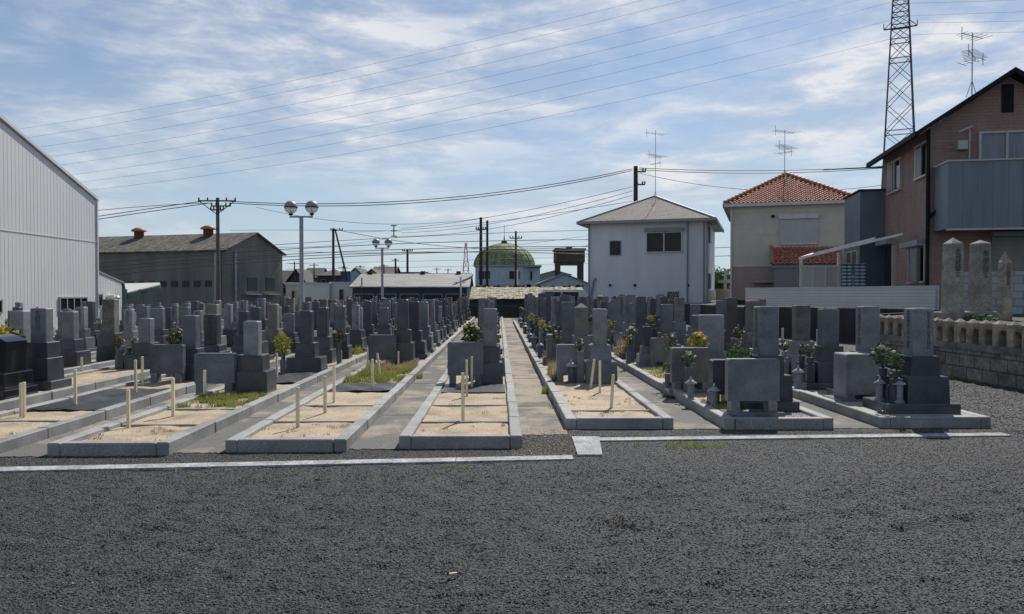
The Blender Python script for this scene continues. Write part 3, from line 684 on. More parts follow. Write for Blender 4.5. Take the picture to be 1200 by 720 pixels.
# --- row 1
slab((xm(1,.18)-.14, 11.75, .085), .60, .46, .16, 'granite_blue', 'front grey slab on two feet beside the green weeds')
hero(1, 11.75, ('granite_dark', 'granite'), .54, pil=(.27, .25, .52), mid=(.46, .42, .24), low=(.62, .55, .34), pli=None, px=0, vases=False)
bouquet((xm(1,.38), 12.5, .62), .24, [('yellow', 4), ('pink_p', 1)], 'bright yellow-green spray beside the front slab of the left plots', 43, 1.6, 'leaf_y')
hero(1, 14.9, ('granite_dark', 'granite_dark'), .60, pil=(.27, .27, .62), mid=(.42, .42, .28), low=(.72, .6, .29), pli=None, px=0, vases=False)
bouquet((xm(1,.12), 15.1, .45), .32, [('yellow', 1)], 'tall yellow-green bouquet left of the second dark grave', 44, 1.8, 'leaf_y')
bouquet((xm(1,.95), 16.6, .55), .26, [('pink_p', 2), ('white', 2), ('red_p', 2)], 'dark leafy bouquet with mixed blooms behind the second dark grave', 45, 1.6)
hero(1, 16.9, ('granite_dark', 'granite_dark'), .45, pil=(.27, .27, .64), mid=(.40, .40, .28), low=(.52, .52, .30), pli=None, px=0, vases=False)
hero(1, 18.1, ('granite_dark', 'granite_blue'), .60, pil=(.27, .27, .66), mid=(.40, .40, .28), low=(.50, .50, .30), pli=None, px=0, vases=False)
# --- row 0
slab((xm(0,.28)+.14, 13.3, .085), .56, .50, .15, 'granite_blue', 'wide grey slab on two dark feet below pink flowers')
hero(0, 13.5, ('granite_dark', 'granite_blue'), .64, pil=(.28, .28, .58), mid=(.38, .38, .26), low=(.5, .5, .30), pli=None, px=0, vases=False)
bouquet((xm(0,.30), 14.0, .6), .32, [('pink_p', 4), ('white', 4)], 'tall pink and white bouquet above the wide grey slab', 46, 1.6)
hero(0, 15.0, ('granite_dark', 'granite_dark'), .46, pil=(.30, .30, .60), mid=(.46, .46, .12), low=(.56, .56, .40), pli=None, px=0, vases=False, side='供養塔建立昭和')
# --- row -1
t = empty('gravestone', (PL[-1][1]-.13-.5, 11.2, .085)); M_ = 'granite_black'
MB().cbox(0, 0, .98, .80, 0, .17, .012).build('plinth', M_, t); MB().cbox(0, 0, .90, .68, .171, .40, .012).build('lower_base', M_, t)
c_ = MB(); pts = [(-.40, .402), (.40, .402), (.42, .84)]
pts += [(.42-.84*i/14, .84+.06*math.sin(math.pi*i/14)+.045*math.sin(i/14*math.pi*2)) for i in range(1, 14)] + [(-.42, .84)]
c_.prism(pts, 'y', -.24, .24); c_.build('headstone', M_, t); tag_grave(t, -1, 'granite_black', 'wide'); t['label'] = 'low polished black wave-topped gravestone at the left edge of the photo'
hero(-1, 12.2, ('granite_dark', 'granite'), .52, pil=(.30, .26, .54), mid=(.42, .42, .25), low=(.47, .5, .36), pli=(.62, .6, .14), px=0, side='先祖代々')
bouquet((xm(-1,.12), 12.2, .72), .32, [('yellow', 6)], 'big yellow bouquet behind the polished black gravestone', 47, 1.9, 'leaf_y')
bouquet((xm(-1,.38), 12.05, .78), .24, [('yellow', 5), ('white', 3)], 'yellow and white bouquet beside the polished black gravestone', 48, 1.5)
hero(-1, 15.7, ('granite_dark', 'granite'), .5, pil=(.28, .28, .50), mid=(.42, .42, .26), low=(.7, .6, .26), pli=None, px=.12, vases=True)
bouquet((xm(-1,.12), 15.8, .5), .20, [('red_p', 6), ('white', 2)], 'red and white flowers at the isolated left grave', 49, 1.0)
bouquet((xm(-1,.30), 16.1, .5), .16, [('pink_p', 6), ('white', 2)], 'pink flowers beside the red ones at the isolated left grave', 50, 1.0)
# --- row -2
hero(-2, 13.0, ('granite_blue', 'granite_blue'), .5, px=0, pli=None); hero(-2, 14.6, ('granite_dark', 'granite'), .5, px=0, pli=None, pil=(.3, .3, .62))
hero(-2, 16.1, ('granite_dark', 'granite'), .62, px=0, pil=(.28, .28, .58), low=(.60, .6, .32), pli=None, vases=False)
hero(-2, 17.3, ('granite_dark', 'granite_old'), .85, px=0, pil=(.33, .30, .76), mid=(.42, .40, .30), low=(.48, .46, .34), pli=None, vases=False)

# --- prototypes for the rest of the rows
protos = []
def P(mats, top='flat', **kw):
    t = grave((0, -50, 0), mats, top=top, **kw); protos.append((t, mats[1], top)); return t
P(('granite_dark', 'granite_blue'), text=FAM, side=SIDE[:7]); P(('granite_blue', 'granite'), pil=(.30,.30,.66), text=FAM, side='南無阿弥陀仏'); P(('granite_dark', 'granite_dark'), pil=(.28,.28,.70), low=(.6,.56,.30))
P(('granite', 'granite'), pil=(.26,.26,.58), mid=(.38,.38,.22), text=FAM, side=SIDE[:6]); P(('granite_blue', 'granite_blue'), pil=(.31,.27,.64), vases=False, pli=(.8,.66,.10))
P(('granite_blue', 'granite_old'), pil=(.32,.30,.68), vases=True); P(('granite_old', 'granite_brown'), pil=(.30,.28,.60), mid=(.4,.4,.2))
P(('granite_dark', 'granite'), pil=(.27,.27,.74), low=(.5,.5,.28), text=FAM, side=SIDE); P(('granite', 'granite_pale'), pil=(.24,.24,.50), mid=(.36,.36,.2), vases=False)
P(('granite_old', 'granite_old'), 'cap', pil=(.24,.24,.66)); P(('granite_blue', 'granite'), 'arch', pil=(.18,.32,.60), mid=(.42,.42,.18), vases=False)
P(('granite_dark', 'granite_blue'), pil=(.40,.24,.58), mid=(.52,.42,.16)); P(('granite_old', 'granite_brown'), 'point', pil=(.26,.26,.72), low=(.5,.5,.3), vases=False)
P(('granite_dark', 'granite_dark'), pil=(.26,.26,.56), low=(.5,.5,.34), vases=False)
used = set(); wts = [9, 8, 9, 5, 8, 5, 2, 7, 2, 2, 2, 4, 1.2, 7]
START = {7: 24.0, 6: 14.8, 5: 17.9, 4: 18.4, 3: 15.3, 2: 17.9, 1: 20.0, 0: 16.3, -1: 17.6, -2: 18.6, -3: 17.3, -4: 20.0, -5: 22.8, -6: 25.8}
END = {7: 30.0, 6: 41.0, 5: 42.0, 4: 43.0}
BQ = []
rg = random.Random(21)
for k in sorted(PL):
    y = START[k]; ye = END.get(k, YEND[k]-1.2); rlab = ROW[k]
    while y < ye:
        if rg.random() < (.06 if y < 30 else .03) or (k == 7 and rg.random() < .4): y += rg.uniform(.8, 1.8); continue
        i = rg.choices(range(len(protos)), wts)[0]
        t0, pm, top = protos[i]
        t = t0 if i not in used else copy_tree(t0); used.add(i)
        sc_ = rg.uniform(.95, 1.12) if k in (4, 5, 6) else (rg.uniform(.82, 1.02) if k > -3 else rg.uniform(.76, .92)); f = .5+rg.uniform(-.08, .10)
        t.location = (xm(k, f), y+.36, .085 if k not in (5, 6) else .081); wsc = sc_*rg.uniform(.88, 1.0); t.scale = (min(wsc, 1.0), wsc, sc_*rg.uniform(.95, 1.06)); t.rotation_euler = (0, 0, R(rg.uniform(-1.5, 1.5)))
        tag_grave(t, k, pm, top)
        if rg.random() < .62 and k != 7 and i not in (4, 8, 10, 12, 13): BQ.append((k, t.location+Vector((-.286*t.scale[0], -.17*t.scale[1], .525*t.scale[2])), GC[k]))
        y += rg.choice((.88, .95, 1.02, 1.1, 1.25, 1.45)) * (1.0 if k > -3 else 1.12)
for i, (t0, pm, top) in enumerate(protos):
    if i not in used:
        for c in list(t0.children_recursive): bpy.data.objects.remove(c)
        bpy.data.objects.remove(t0)
print('GRAVES', sum(GC.values()), GC)
ln0 = None
for k, n in ((4, 9), (5, 9), (6, 6), (3, 3)):
    for i in range(n):
        x = xm(k, rg.uniform(.04, .16)); y = START[k]+.4+i*(2.6 if k != 6 else 3.0)+rg.uniform(-.4, .4)
        lb = f'{ORD[i+1]} small lantern back along the path edge, {ROW[k]}'
        if ln0 is None: ln0 = o = lantern((x, y, .085), .40, lb, 'granite_blue')
        else: o = copy_tree(ln0); o.location = (x, y, .085); o.scale = (rg.uniform(.9, 1.3),)*2+(rg.uniform(.8, 1.25),); o['label'] = lb
kinds = [[('yellow', 7)], [('white', 6), ('pink_p', 3)], [('red_p', 5), ('white', 3)], [('pink_p', 6)], [], [('yellow', 3), ('white', 4), ('red_p', 2)]]
knam = ['yellow', 'white and pink', 'red and white', 'pink', 'leafy green', 'mixed']
bp = {}
for n, (k, y, idx) in enumerate(BQ):
    q = rg.randrange(6); lab = f"{knam[q]} bouquet, {ORD[idx]} grave back, {ROW[k]}"
    loc = y
    if q not in bp: bp[q] = bouquet(loc, .20, kinds[q], lab, 100+q, 1.2, 'leaf_y' if q in (0, 4) else 'leaf', stand=False)
    else: t = copy_tree(bp[q]); t.location = loc; t['label'] = lab; t.rotation_euler[2] = rg.uniform(0, 6)

# --- stakes
ST = [(25, 449, 489, 0), (28.5, 448, 490, 0), (88.5, 433, 479, 0), (96, 419, 439, 0), (150.5, 457, 502, 0), (159, 422, 463, 0), (167, 418, 453, 0), (203, 443, 489, 0), (240, 434, 468, 0), (324.5, 414, 446, 0),
      (349, 454, 503, 0), (381, 441, 486, 0), (391.5, 429, 473, 0), (431, 409, 431, 0), (436.6, 421, 458, 0), (446, 414, 446, -7), (467, 412, 431, 0), (542.5, 437, 495, 0), (547, 422, 466, 0), (553, 418, 456, 0),
      (692, 421, 456, 8), (703, 423, 461, 0), (716, 439, 480, 4)]
SL = ['left one of the twin stakes at the far left edge', 'right one of the twin stakes at the far left edge', 'stake beside the black sheet on the left', 'short distant stake behind the black sheet on the left',
      'stake at the near end of the second left plot', 'left stake before the wide grey slab', 'right stake before the wide grey slab', 'stake left of the green weeds', 'stake standing in the green weeds by the front slab',
      'stake beyond the second left path', 'nearest stake in the plot left of centre', 'middle stake in the plot left of centre', 'third stake in the plot left of centre', 'small stake left of the dark slab',
      'stake in the weeds before the dark slab', 'grey stake leaning left in the weeds', 'small stake before the dark gravestone left of centre', 'nearest and tallest stake in the central plot',
      'second stake in the central plot', 'third stake in the central plot, by the slab foot', 'stake leaning right in the plot right of centre', 'upright stake in the plot right of centre', 'nearest stake in the plot right of centre']
for (x, yt, yb, tilt), lb in zip(ST, SL):
    p = G(x, yb, .07); q = W(x, yt, p.y); h = q.z-p.z
    m_ = MB(); m_.cbox(0, 0, .034, .034, 0, h, .003)
    o = m_.build('wooden_stake', 'stake'); o.location = p; o.rotation_euler = (0, R(tilt), R(rnd.uniform(-20, 20)))
    tag(o, 'pale square timber ' + lb, 'stake', 'timber stakes marking empty plots')
for x, y in ((945, 395), (917, 400), (958, 402)):
    p = G(x, y+12, .07); o = MB().cbox(0, 0, .05, .05, 0, .62, .003).build('wooden_stake', 'trim_white'); o.location = p
    tag(o, {945: 'white stake between the two others before the dark retaining wall', 917: 'leftmost white stake before the dark retaining wall', 958: 'rightmost white stake before the dark retaining wall'}[x], 'stake', 'white stakes at the back right')

# --- dividers, sheets, weeds, on the empty plots
def divider(k, y, z=.10, lab=''):
    o = MB().cbox((xm(k,0)+xm(k,1))/2, y, PL[k][1]-PL[k][0]-2*KW-.006, .045, .06, z+.003, .004).build('plot_divider', 'kerb')
    tag(o, lab, 'kerb', 'thin kerbs dividing empty plots')
divider(3, 9.05, lab='nearest thin divider across the central plot'); divider(3, 10.4, lab='farther thin divider across the central plot')
divider(4, 9.9, lab='thin divider across the plot right of centre')
divider(2, 9.1, lab='nearest thin divider across the plot left of centre'); divider(2, 10.4, lab='farther thin divider across the plot left of centre')
divider(1, 8.9, lab='nearest thin divider across the second left plot'); divider(1, 10.1, lab='farther thin divider across the second left plot')
divider(0, 9.2, lab='thin divider across the third left plot')
def sheet(k, y0, y1, lab, mat='sheet', seed=0, x0=0., x1=1.):
    r = random.Random(seed); m_ = MB(); nx_, ny_ = 14, 16; a, b = xm(k, x0)+.01, xm(k, x1)-.01
    for j in range(ny_+1):
        for i in range(nx_+1):
            e = (i in (0, nx_)) or (j in (0, ny_))
            m_.v.append((a+(b-a)*i/nx_, y0+(y1-y0)*j/ny_ + (r.uniform(-.03,.03) if j in (0, ny_) else 0), .105 + (r.uniform(0,.018) if not e else 0) + .014*max(0, math.sin(i*.9+j*.5+seed))))
    for j in range(ny_):
        for i in range(nx_):
            q = j*(nx_+1)+i; m_.f.append((q, q+1, q+nx_+2, q+nx_+1)); m_.sm.append(True)
    tag(m_.build('weed_sheet', mat), lab, 'sheet')
sheet(0, 10.0, 12.2, 'large wrinkled black weed sheet on the left plot', seed=1)
sheet(2, 11.9, 12.9, 'black weed sheet in front of the weeds left of centre', seed=2)
sheet(1, 13.0, 14.6, 'flat black weed sheet before the second dark left grave', seed=3, x0=0, x1=1)
o = MB().box(xm(3,.02), xm(3,.98), 11.75, 12.78, .07, .104).build('dark_paving', 'tile_dark'); tag(o, 'dark square paving in front of the central slab', 'paving')
grass_area('grass', xm(1,.02), xm(1,.98), 10.3, 11.6, .08, 5200, .085, 'grass', 'low green weeds in front of the first left slab', seed=1)
grass_area('grass', xm(2,.02), xm(2,.98), 13.0, 15.2, .08, 6500, .13, 'grass', 'green weeds in the plot left of the central row', seed=2)
grass_area('weeds', xm(2,.02), xm(2,.98), 15.0, 16.3, .08, 2400, .14, 'dry', 'dry straw-coloured weeds before the dark slab', seed=3)
grass_area('weeds', xm(4,.0), xm(4,.2), 13.3, 14.3, .08, 900, .32, 'dry', 'tall dry weeds at the edge of the plot right of centre', seed=4)
grass_area('weeds', xm(4,.6), xm(4,1.0), 18.6, 20.0, .08, 900, .5, 'dry', 'tall dry weeds farther back right of centre', seed=5, w=.008)
grass_area('weeds', xm(5,.0), xm(5,.5), 18.0, 18.9, .08, 700, .5, 'dry', 'tall dry weeds in the second row from the right', seed=15, w=.008)
for q, (k, y0, y1, n) in enumerate(((1, 7.9, 8.8, 260), (2, 8.1, 9.0, 220), (4, 9.35, 9.85, 160), (3, 8.2, 9.0, 90), (0, 7.6, 9.1, 200), (4, 10.1, 12.2, 200), (3, 9.2, 11.5, 120))):
    grass_area('weeds', xm(k,.03), xm(k,.97), y0, y1, .085, n, .035, 'dry', f'tiny dry sprouts in the sand, {"nearest" if y0 < 9.1 or q == 2 else "second"} bay of the {ROW[k]}', w=.004, seed=70+q)
grass_area('grass', xm(5,.02), xm(5,.98), 13.6, 15.9, .08, 2600, .05, 'grass', 'short green weeds in a gap of the second right row', seed=6)
grass_area('grass', xm(5,.0), xm(5,.16), 9.35, 10.9, .08, 1500, .10, 'grass', 'weeds around the front lanterns', seed=7)
grass_area('grass', xm(1,.1), xm(1,.9), 19.3, 20.2, .08, 1200, .22, 'grass', 'green and tan weeds in a gap of the second left row', seed=8, w=.008)
for i, (x, y, n, h) in enumerate(((17, 536, 0, 0), (545, 547, 70, .03), (170, 551, 80, .04), (690, 523, 0, 0), (1010, 520, 60, .03), (850, 521, 60, .03), (310, 544, 50, .03), (440, 541, 50, .03))):
    if n:
        p = G(x, y); grass_area('grass', p.x-.35, p.x+.35, p.y-.06, p.y+.06, 0, n, h, 'grass', 'sparse grass tuft along the pale edging, ' + ['', 'centre', 'far left', '', 'right', 'right of centre', 'left', 'left of centre'][i], seed=20+i)
p = G(705, 524); grass_area('grass', p.x+.1, p.x+1.5, p.y-.12, p.y+.14, 0, 260, .035, 'grass', 'patchy grass in the corner of the pale edging', seed=40)
for k, y0 in ((4, 10.6), (2, 14.2), (4, 12.2), (3, 16.4)):
    xk = PL[k][1]+.03 if k == 2 else PL[k][0]-.03
    grass_area('grass', xk-.04, xk+.04, y0, y0+.5, 0, 160, .10, 'grass', f'small tufts growing against the kerb of the {ROW[k]}, {"near" if y0 < 12 else "farther back"}', seed=int(y0*10))
rs = np.random.RandomState(9)
stones('pebbles', 1500, (xm(5,.60), xm(5,.99)), (9.28, 9.72), .018, 'pebbles', .085, 'white pebbles beside the broad front slab', 'pebbles')
stones('pebbles', 700, (xm(5,.10), xm(5,.3)), (9.28, 9.75), .014, 'pebbles', .085, 'white pebbles among weeds left of the broad front slab', 'pebbles')
lf = MB(); r = random.Random(3)
for i in range(26):
    q = Vector((0,0,.02))+Vector((r.uniform(-.09,.09), r.uniform(-.06,.06), r.uniform(0,.03))); a = Vector((r.gauss(0,1), r.gauss(0,1), r.gauss(0,.5))).normalized(); b = a.orthogonal()
    lf.add([q-a*.03, q+b*.015, q+a*.03, q-b*.015], [(0,1,2,3)])
o = lf.build('dead_leaves', 'trunk', uv=False, fix=False); o.location = G(785, 468); tag(o, 'little heap of dead leaves on the path between right rows', 'leaves', kind='stuff')
o = MB().box(-.11, .11, -.05, .05, 0, .012).build('scrap_board', 'leaflet'); o.location = G(961, 475); o.rotation_euler[2] = R(-25); tag(o, 'small yellowed scrap lying on the path at right', 'litter')
o = MB().box(-.022, .022, -.007, .007, 0, .008).build('scrap_paper', 'leaflet'); o.location = G(531, 673, .012); o.rotation_euler[2] = R(20); tag(o, 'tiny orange-brown scrap on the foreground gravel', 'litter')
clod = MB(); r = random.Random(4)
for i in range(130):
    a = r.uniform(0, 6.28); q = r.gauss(0, .15); leaf_blob(clod, (q*math.cos(a)*1.3, q*math.sin(a), .006), .03, .008, 2, .013, r)
o = clod.build('dry_weeds', 'dead', uv=False, fix=False); o.location = G(735, 618, .004); tag(o, 'flattened brown tuft in the foreground gravel', 'weeds', kind='stuff')

# ------------------------------------------------------------------ street lamps
def lamp(px, pt, Y, label):
    p = W(px, 345, Y); top = W(px, pt, Y).z
    t = empty('globe_lamp', (p.x, Y, 0), R(-4), label, 'lamp', 'twin globe lamps among the graves')
    H = top-.50
    MB().lathe(0, 0, [(.085, 0), (.085, H*.3), (.07, H*.31), (.062, H)], 12).build('pole', 'galv', t)
    a = MB().box(-.36, .36, -.03, .03, H-.02, H+.03)
    for s in (-1, 1): a.lathe(s*.33, 0, [(.03, H+.03), (.035, H+.10), (.07, H+.14)], 10)
    a.build('cross_arm', 'galv', t)
    for s in (-1, 1):
        zc = top-.20; r_ = .20
        MB().lathe(s*.33, 0, [(r_*math.sin(q)+.001, zc-r_*math.cos(q)) for q in [math.pi*(.08+.42*i/8) for i in range(9)]], 20).build('globe', 'globe', t)
        MB().lathe(s*.33, 0, [(.075, H+.06), (.055, H+.13), (.02, H+.15), (.02, zc)], 8).build('lamp_holder', 'black_metal', t)
        MB().lathe(s*.33, 0, [(r_*1.03, zc-.018), (r_*1.045, zc), (r_*1.03, zc+.012)], 20).build('lamp_ring', 'black_metal', t)
        MB().lathe(s*.33, 0, [(r_*1.02*math.cos(q)+.001, zc+r_*1.02*math.sin(q)) for q in [math.pi/2*i/7 for i in range(8)]], 20).build('lamp_cap', 'globe_top', t)
lamp(353.5, 235.5, 24.0, 'nearer grey twin-globe lamp rising above the left graves')
lamp(448, 280, 40.4, 'farther grey twin-globe lamp in front of the long shed')

# ------------------------------------------------------------------ left warehouse (wall along the rows)
XW = -20.0
def onX(px, py):      # point of plane X = XW
    d = _m @ Vector(((px-600)/F, (360-py)/F, -1)); t = XW/d.x
    return Vector((XW, d.y*t, CAMZ+d.z*t))
e1 = onX(113, 235.5); e0 = onX(0, 141.5); lt1 = onX(114, 319); lt0 = onX(143, 332); band = onX(113, 284)
slope = (e0.z-e1.z)/(e0.y-e1.y); Yr = e1.y-17; zr = e1.z+slope*(-17)
wh = empty('warehouse', (XW-8, Yr, 0), 0, 'white ribbed steel warehouse with sloping roof edge at left', 'warehouse')
def loc_(p): return Vector((p[0]-(XW-8), p[1]-Yr, p[2]))
w = MB()
prof = [(e1.y-34, 0), (e1.y, 0), (e1.y, e1.z), (Yr, zr), (e1.y-34, e1.z)]
w.prism([(a-Yr, b) for a, b in prof], 'x', -22, 8)
y = e1.y-34+.1
def zt(y): return e1.z+slope*(y-e1.y) if y > Yr else e1.z+slope*(2*Yr-y-e1.y)
while y < e1.y-.06:
    w.box(8-.001, 8.005, y-Yr, y+.07-Yr, 0, min(zt(y), zt(y+.07))-.02); y += .25
w.build('wall', 'steel_white', wh)
w = MB(); w.box(8, 8.022, e1.y-34-Yr, e1.y-Yr, band.z-.02, band.z+.02); w.box(7.9, 8.06, e1.y-.04-Yr, e1.y+.06-Yr, 0, e1.z); w.build('trim', 'trim_white', wh)
w = MB()
for sgn in (1, -1):
    za, zb = zr+.12, e1.z+.10
    w.add([(-22.3, 0, za), (8.1, 0, za), (8.1, sgn*17.04, zb-.09), (-22.3, sgn*17.04, zb-.09), (-22.3, 0, za+.14), (8.1, 0, za+.14), (8.1, sgn*17.04, zb+.05), (-22.3, sgn*17.04, zb+.05)],
          [(0,3,2,1),(4,5,6,7),(0,1,5,4),(1,2,6,5),(2,3,7,6),(3,0,4,7)])
w.build('roof', 'steel_white', wh)
# lean-to
w = MB(); y0, y1 = e1.y+.06-Yr, lt0.y-Yr
w.prism([(y0, 0), (y1, 0), (y1, lt0.z), (y0, lt1.z)], 'x', 0, 7.98)
y = y0+.05
while y < y1-.08:
    w.box(7.975, 7.985, y, y+.07, 0, lt1.z+(lt0.z-lt1.z)*(y+.07-y0)/(y1-y0)-.02); y += .25
w.build('annexe_wall', 'steel_white', wh)
w = MB(); w.add([(0, y0-.0, lt1.z+.01), (8.02, y0, lt1.z+.01), (8.02, y1+.2, lt0.z-.02), (0, y1+.2, lt0.z-.02), (0, y0, lt1.z+.09), (8.02, y0, lt1.z+.09), (8.02, y1+.2, lt0.z+.06), (0, y1+.2, lt0.z+.06)],
          [(0,3,2,1),(4,5,6,7),(0,1,5,4),(1,2,6,5),(2,3,7,6),(3,0,4,7)]); w.build('annexe_roof', 'trim_grey', wh)
def wh_win(pxa, pya, pxb, pyb, n, lab=None):
    a = onX(pxa, pya); b = onX(pxb, pyb)
    fr = MB(); Yb = b.y-Yr; Ya = a.y-Yr; zb, za = b.z, a.z
    for j in range(n+1): yy = Ya+(Yb-Ya)*j/n; fr.box(8.0, 8.07, yy-.035, yy+.035, zb, za)
    fr.box(8.0, 8.075, Ya-.04, Yb+.04, za, za+.07); fr.box(8.0, 8.075, Ya-.04, Yb+.04, zb-.06, zb)
    o = fr.build('window', 'trim_grey', wh)
    MB().box(8.0, 8.04, Ya, Yb, zb, za).build('pane', 'glass', o)
wh_win(69, 350, 101, 363, 4); wh_win(114, 346, 119, 358, 1); wh_win(-4, 353, 1, 366, 1)
c = onX(127, 349); v_ = MB(); cc = loc_(c); v_.cyl((cc.x, cc.y, cc.z), (cc.x+.35, cc.y, cc.z), .16, .16, 12); v_.cyl((cc.x+.35, cc.y, cc.z), (cc.x+.42, cc.y, cc.z-.10), .19, .22, 12); v_.build('exhaust_hood', 'steel_white', wh)
# green roofed shelter behind it
p = W(148, 345, 50); t = empty('green_shelter', (p.x, 50, 0), R(-8), 'small open shelter with pale roof and green posts beside the warehouse', 'shelter')
zr_ = W(160, 333, 50).z; ze = W(150, 341, 50).z
cr = [W(148, 344.5, 48.5), W(188, 335, 48.5), W(187, 332.5, 53), W(146, 333.5, 53)]; og = Vector((p.x, 50, 0)); iv = Matrix.Rotation(-R(-8), 3, 'Z')
cr = [iv @ (c_-og) for c_ in cr]
MB().add(cr+[c_+Vector((0,0,.07)) for c_ in cr], [(0,3,2,1),(4,5,6,7),(0,1,5,4),(1,2,6,5),(2,3,7,6),(3,0,4,7)]).build('roof', 'slat', t)
g_ = MB(); g_.bar(cr[0]-Vector((0,0,.08)), cr[1]-Vector((0,0,.08)), .13); g_.bar(cr[0]-Vector((0,0,.3)), cr[1]-Vector((.6,0,.25)), .07); g_.build('beam', 'green_paint', t)
for x in (-.9, 1.0, 1.9): MB().bar((x,-1.5,0), (x,-1.5,zr_-.35), .09).build('post', 'green_paint', t)

# ------------------------------------------------------------------ generic helpers for buildings
def window(root, x0, x1, z0, z1, y, n=2, frame='frame', glass='glass', d=.06, sill=True, t=.05, side='y'):
    "window on a wall facing -y (side 'y') or facing -x (side 'x', then x0..x1 run along y)"
    def bx(m_, a0, a1, d0, d1, c0, c1):
        if side == 'y': m_.box(a0, a1, y-d1, y-d0, c0, c1)
        else: m_.box(y-d1, y-d0, a0, a1, c0, c1)
    f = MB()
    bx(f, x0-t, x1+t, 0, d, z1, z1+t); bx(f, x0-t, x1+t, 0, d*1.4 if sill else d, z0-t, z0)
    for i in range(n+1):
        xx = x0+(x1-x0)*i/n; bx(f, xx-t*.5 if 0 < i < n else (xx-t if i == 0 else xx), xx+t*.5 if 0 < i < n else (xx if i == 0 else xx+t), 0, d*.95, z0, z1)
    o = f.build('window', frame, root)
    p_ = MB(); bx(p_, x0, x1, -.0, d*.4, z0, z1); p_.build('pane', glass, o)
    return o
def antenna(px, pt, pb, Y, label, big=1.0):
    a = W(px, pb, Y); b = W(px, pt, Y); H = b.z-a.z
    t = empty('tv_antenna', a, R(20), label, 'antenna', 'television antennas on the roofs')
    MB().cyl((0,0,-.3), (0,0,H), .022, .018, 6).cyl((-.3,0,-.3), (0,0,.35), .012, n=5).cyl((.3,0,-.3), (0,0,.35), .012, n=5).build('mast', 'galv', t)
    for zf, ln, n, ang in ((.95, 1.5, 6, .1), (.62, 1.7, 8, .5), (.50, .9, 4, 1.8)):
        m_ = MB(); z = H*zf; dx, dy = math.cos(ang), math.sin(ang)
        m_.cyl((-dx*ln*.5*big, -dy*ln*.5*big, z), (dx*ln*.5*big, dy*ln*.5*big, z), .013, n=5)
        for i in range(n):
            u = (i/(n-1)-.5)*ln*big; w_ = (.28+.22*i/n)*big
            m_.cyl((dx*u-dy*w_, dy*u+dx*w_, z), (dx*u+dy*w_, dy*u-dx*w_, z), .009, n=4)
        m_.cyl((-dx*ln*.5*big, -dy*ln*.5*big, z-.28*big), (-dx*ln*.5*big, -dy*ln*.5*big, z+.28*big), .012, n=4)
        m_.build('aerial', 'galv', t)
    return t

# ------------------------------------------------------------------ old hall
A = W(265, 345, 74.5); A.z = 0
ang = math.atan2(.322, .947)
hl = empty('factory_hall', A, -ang, 'old brown corrugated factory hall with low gable and two roof vents', 'factory')
# local: +y along the gable end (width 10.2), -x along the length
EH = W(265, 293.5, 74.5).z; WD = 9.2; LN = 34; RH = W(297, 274, 79).z
sk = EH*.63
h_ = MB(); h_.box(-LN, 0, 0, WD, 0, sk); h_.build('lower_wall', 'hall_wall', hl)
h_ = MB(); h_.box(-LN, -.0, 0, WD, sk+.002, EH); h_.prism([(0, EH), (WD, EH), (WD/2, RH-.05)], 'x', -LN, -.0); h_.build('upper_wall', 'hall_top', hl)
h_ = MB(); o_ = .35
for s in (0, 1):
    ya = -o_ if s == 0 else WD+o_; za = EH-.08
    h_.add([(-LN-.3, ya, za), (.3, ya, za), (.3, WD/2, RH), (-LN-.3, WD/2, RH), (-LN-.3, ya, za+.12), (.3, ya, za+.12), (.3, WD/2, RH+.12), (-LN-.3, WD/2, RH+.12)],
           [(0,3,2,1),(4,5,6,7),(0,1,5,4),(1,2,6,5),(2,3,7,6),(3,0,4,7)])
h_.build('roof', 'hall_roof', hl)
for x in (-14.2, -5.3):
    v_ = MB(); v_.lathe(x, WD/2-.6, [(.5, RH-.5), (.5, RH+.5)], 12); o = v_.build('roof_vent', 'rust', hl)
    MB().lathe(x, WD/2-.6, [(.78, RH+.5), (.78, RH+.66), (.3, RH+.9)], 12).build('vent_cap', 'orange', o)
for i, x in enumerate(np.arange(-24, -1.5, 1.35)):
    MB().box(x, x+.75, -.06, -.01, sk-1.35, sk-.75).build('window', 'glass', hl)
for y0 in (3.2, 6.2):
    o = MB().box(.01, .06, y0, y0+1.6, 1.9, 3.3).build('window', 'hall_glass', hl); MB().box(.01, .5, y0-.2, y0+1.8, 1.55, 1.65).build('sill', 'trim_white', o)
for x in (-.5, -.5): pass
MB().cyl((-.6,-.15,0), (-.6,-.15,EH), .10).build('drainpipe', 'galv', hl); MB().cyl((.15,1.2,0), (.15,1.2,EH), .10).build('drainpipe', 'galv', hl)

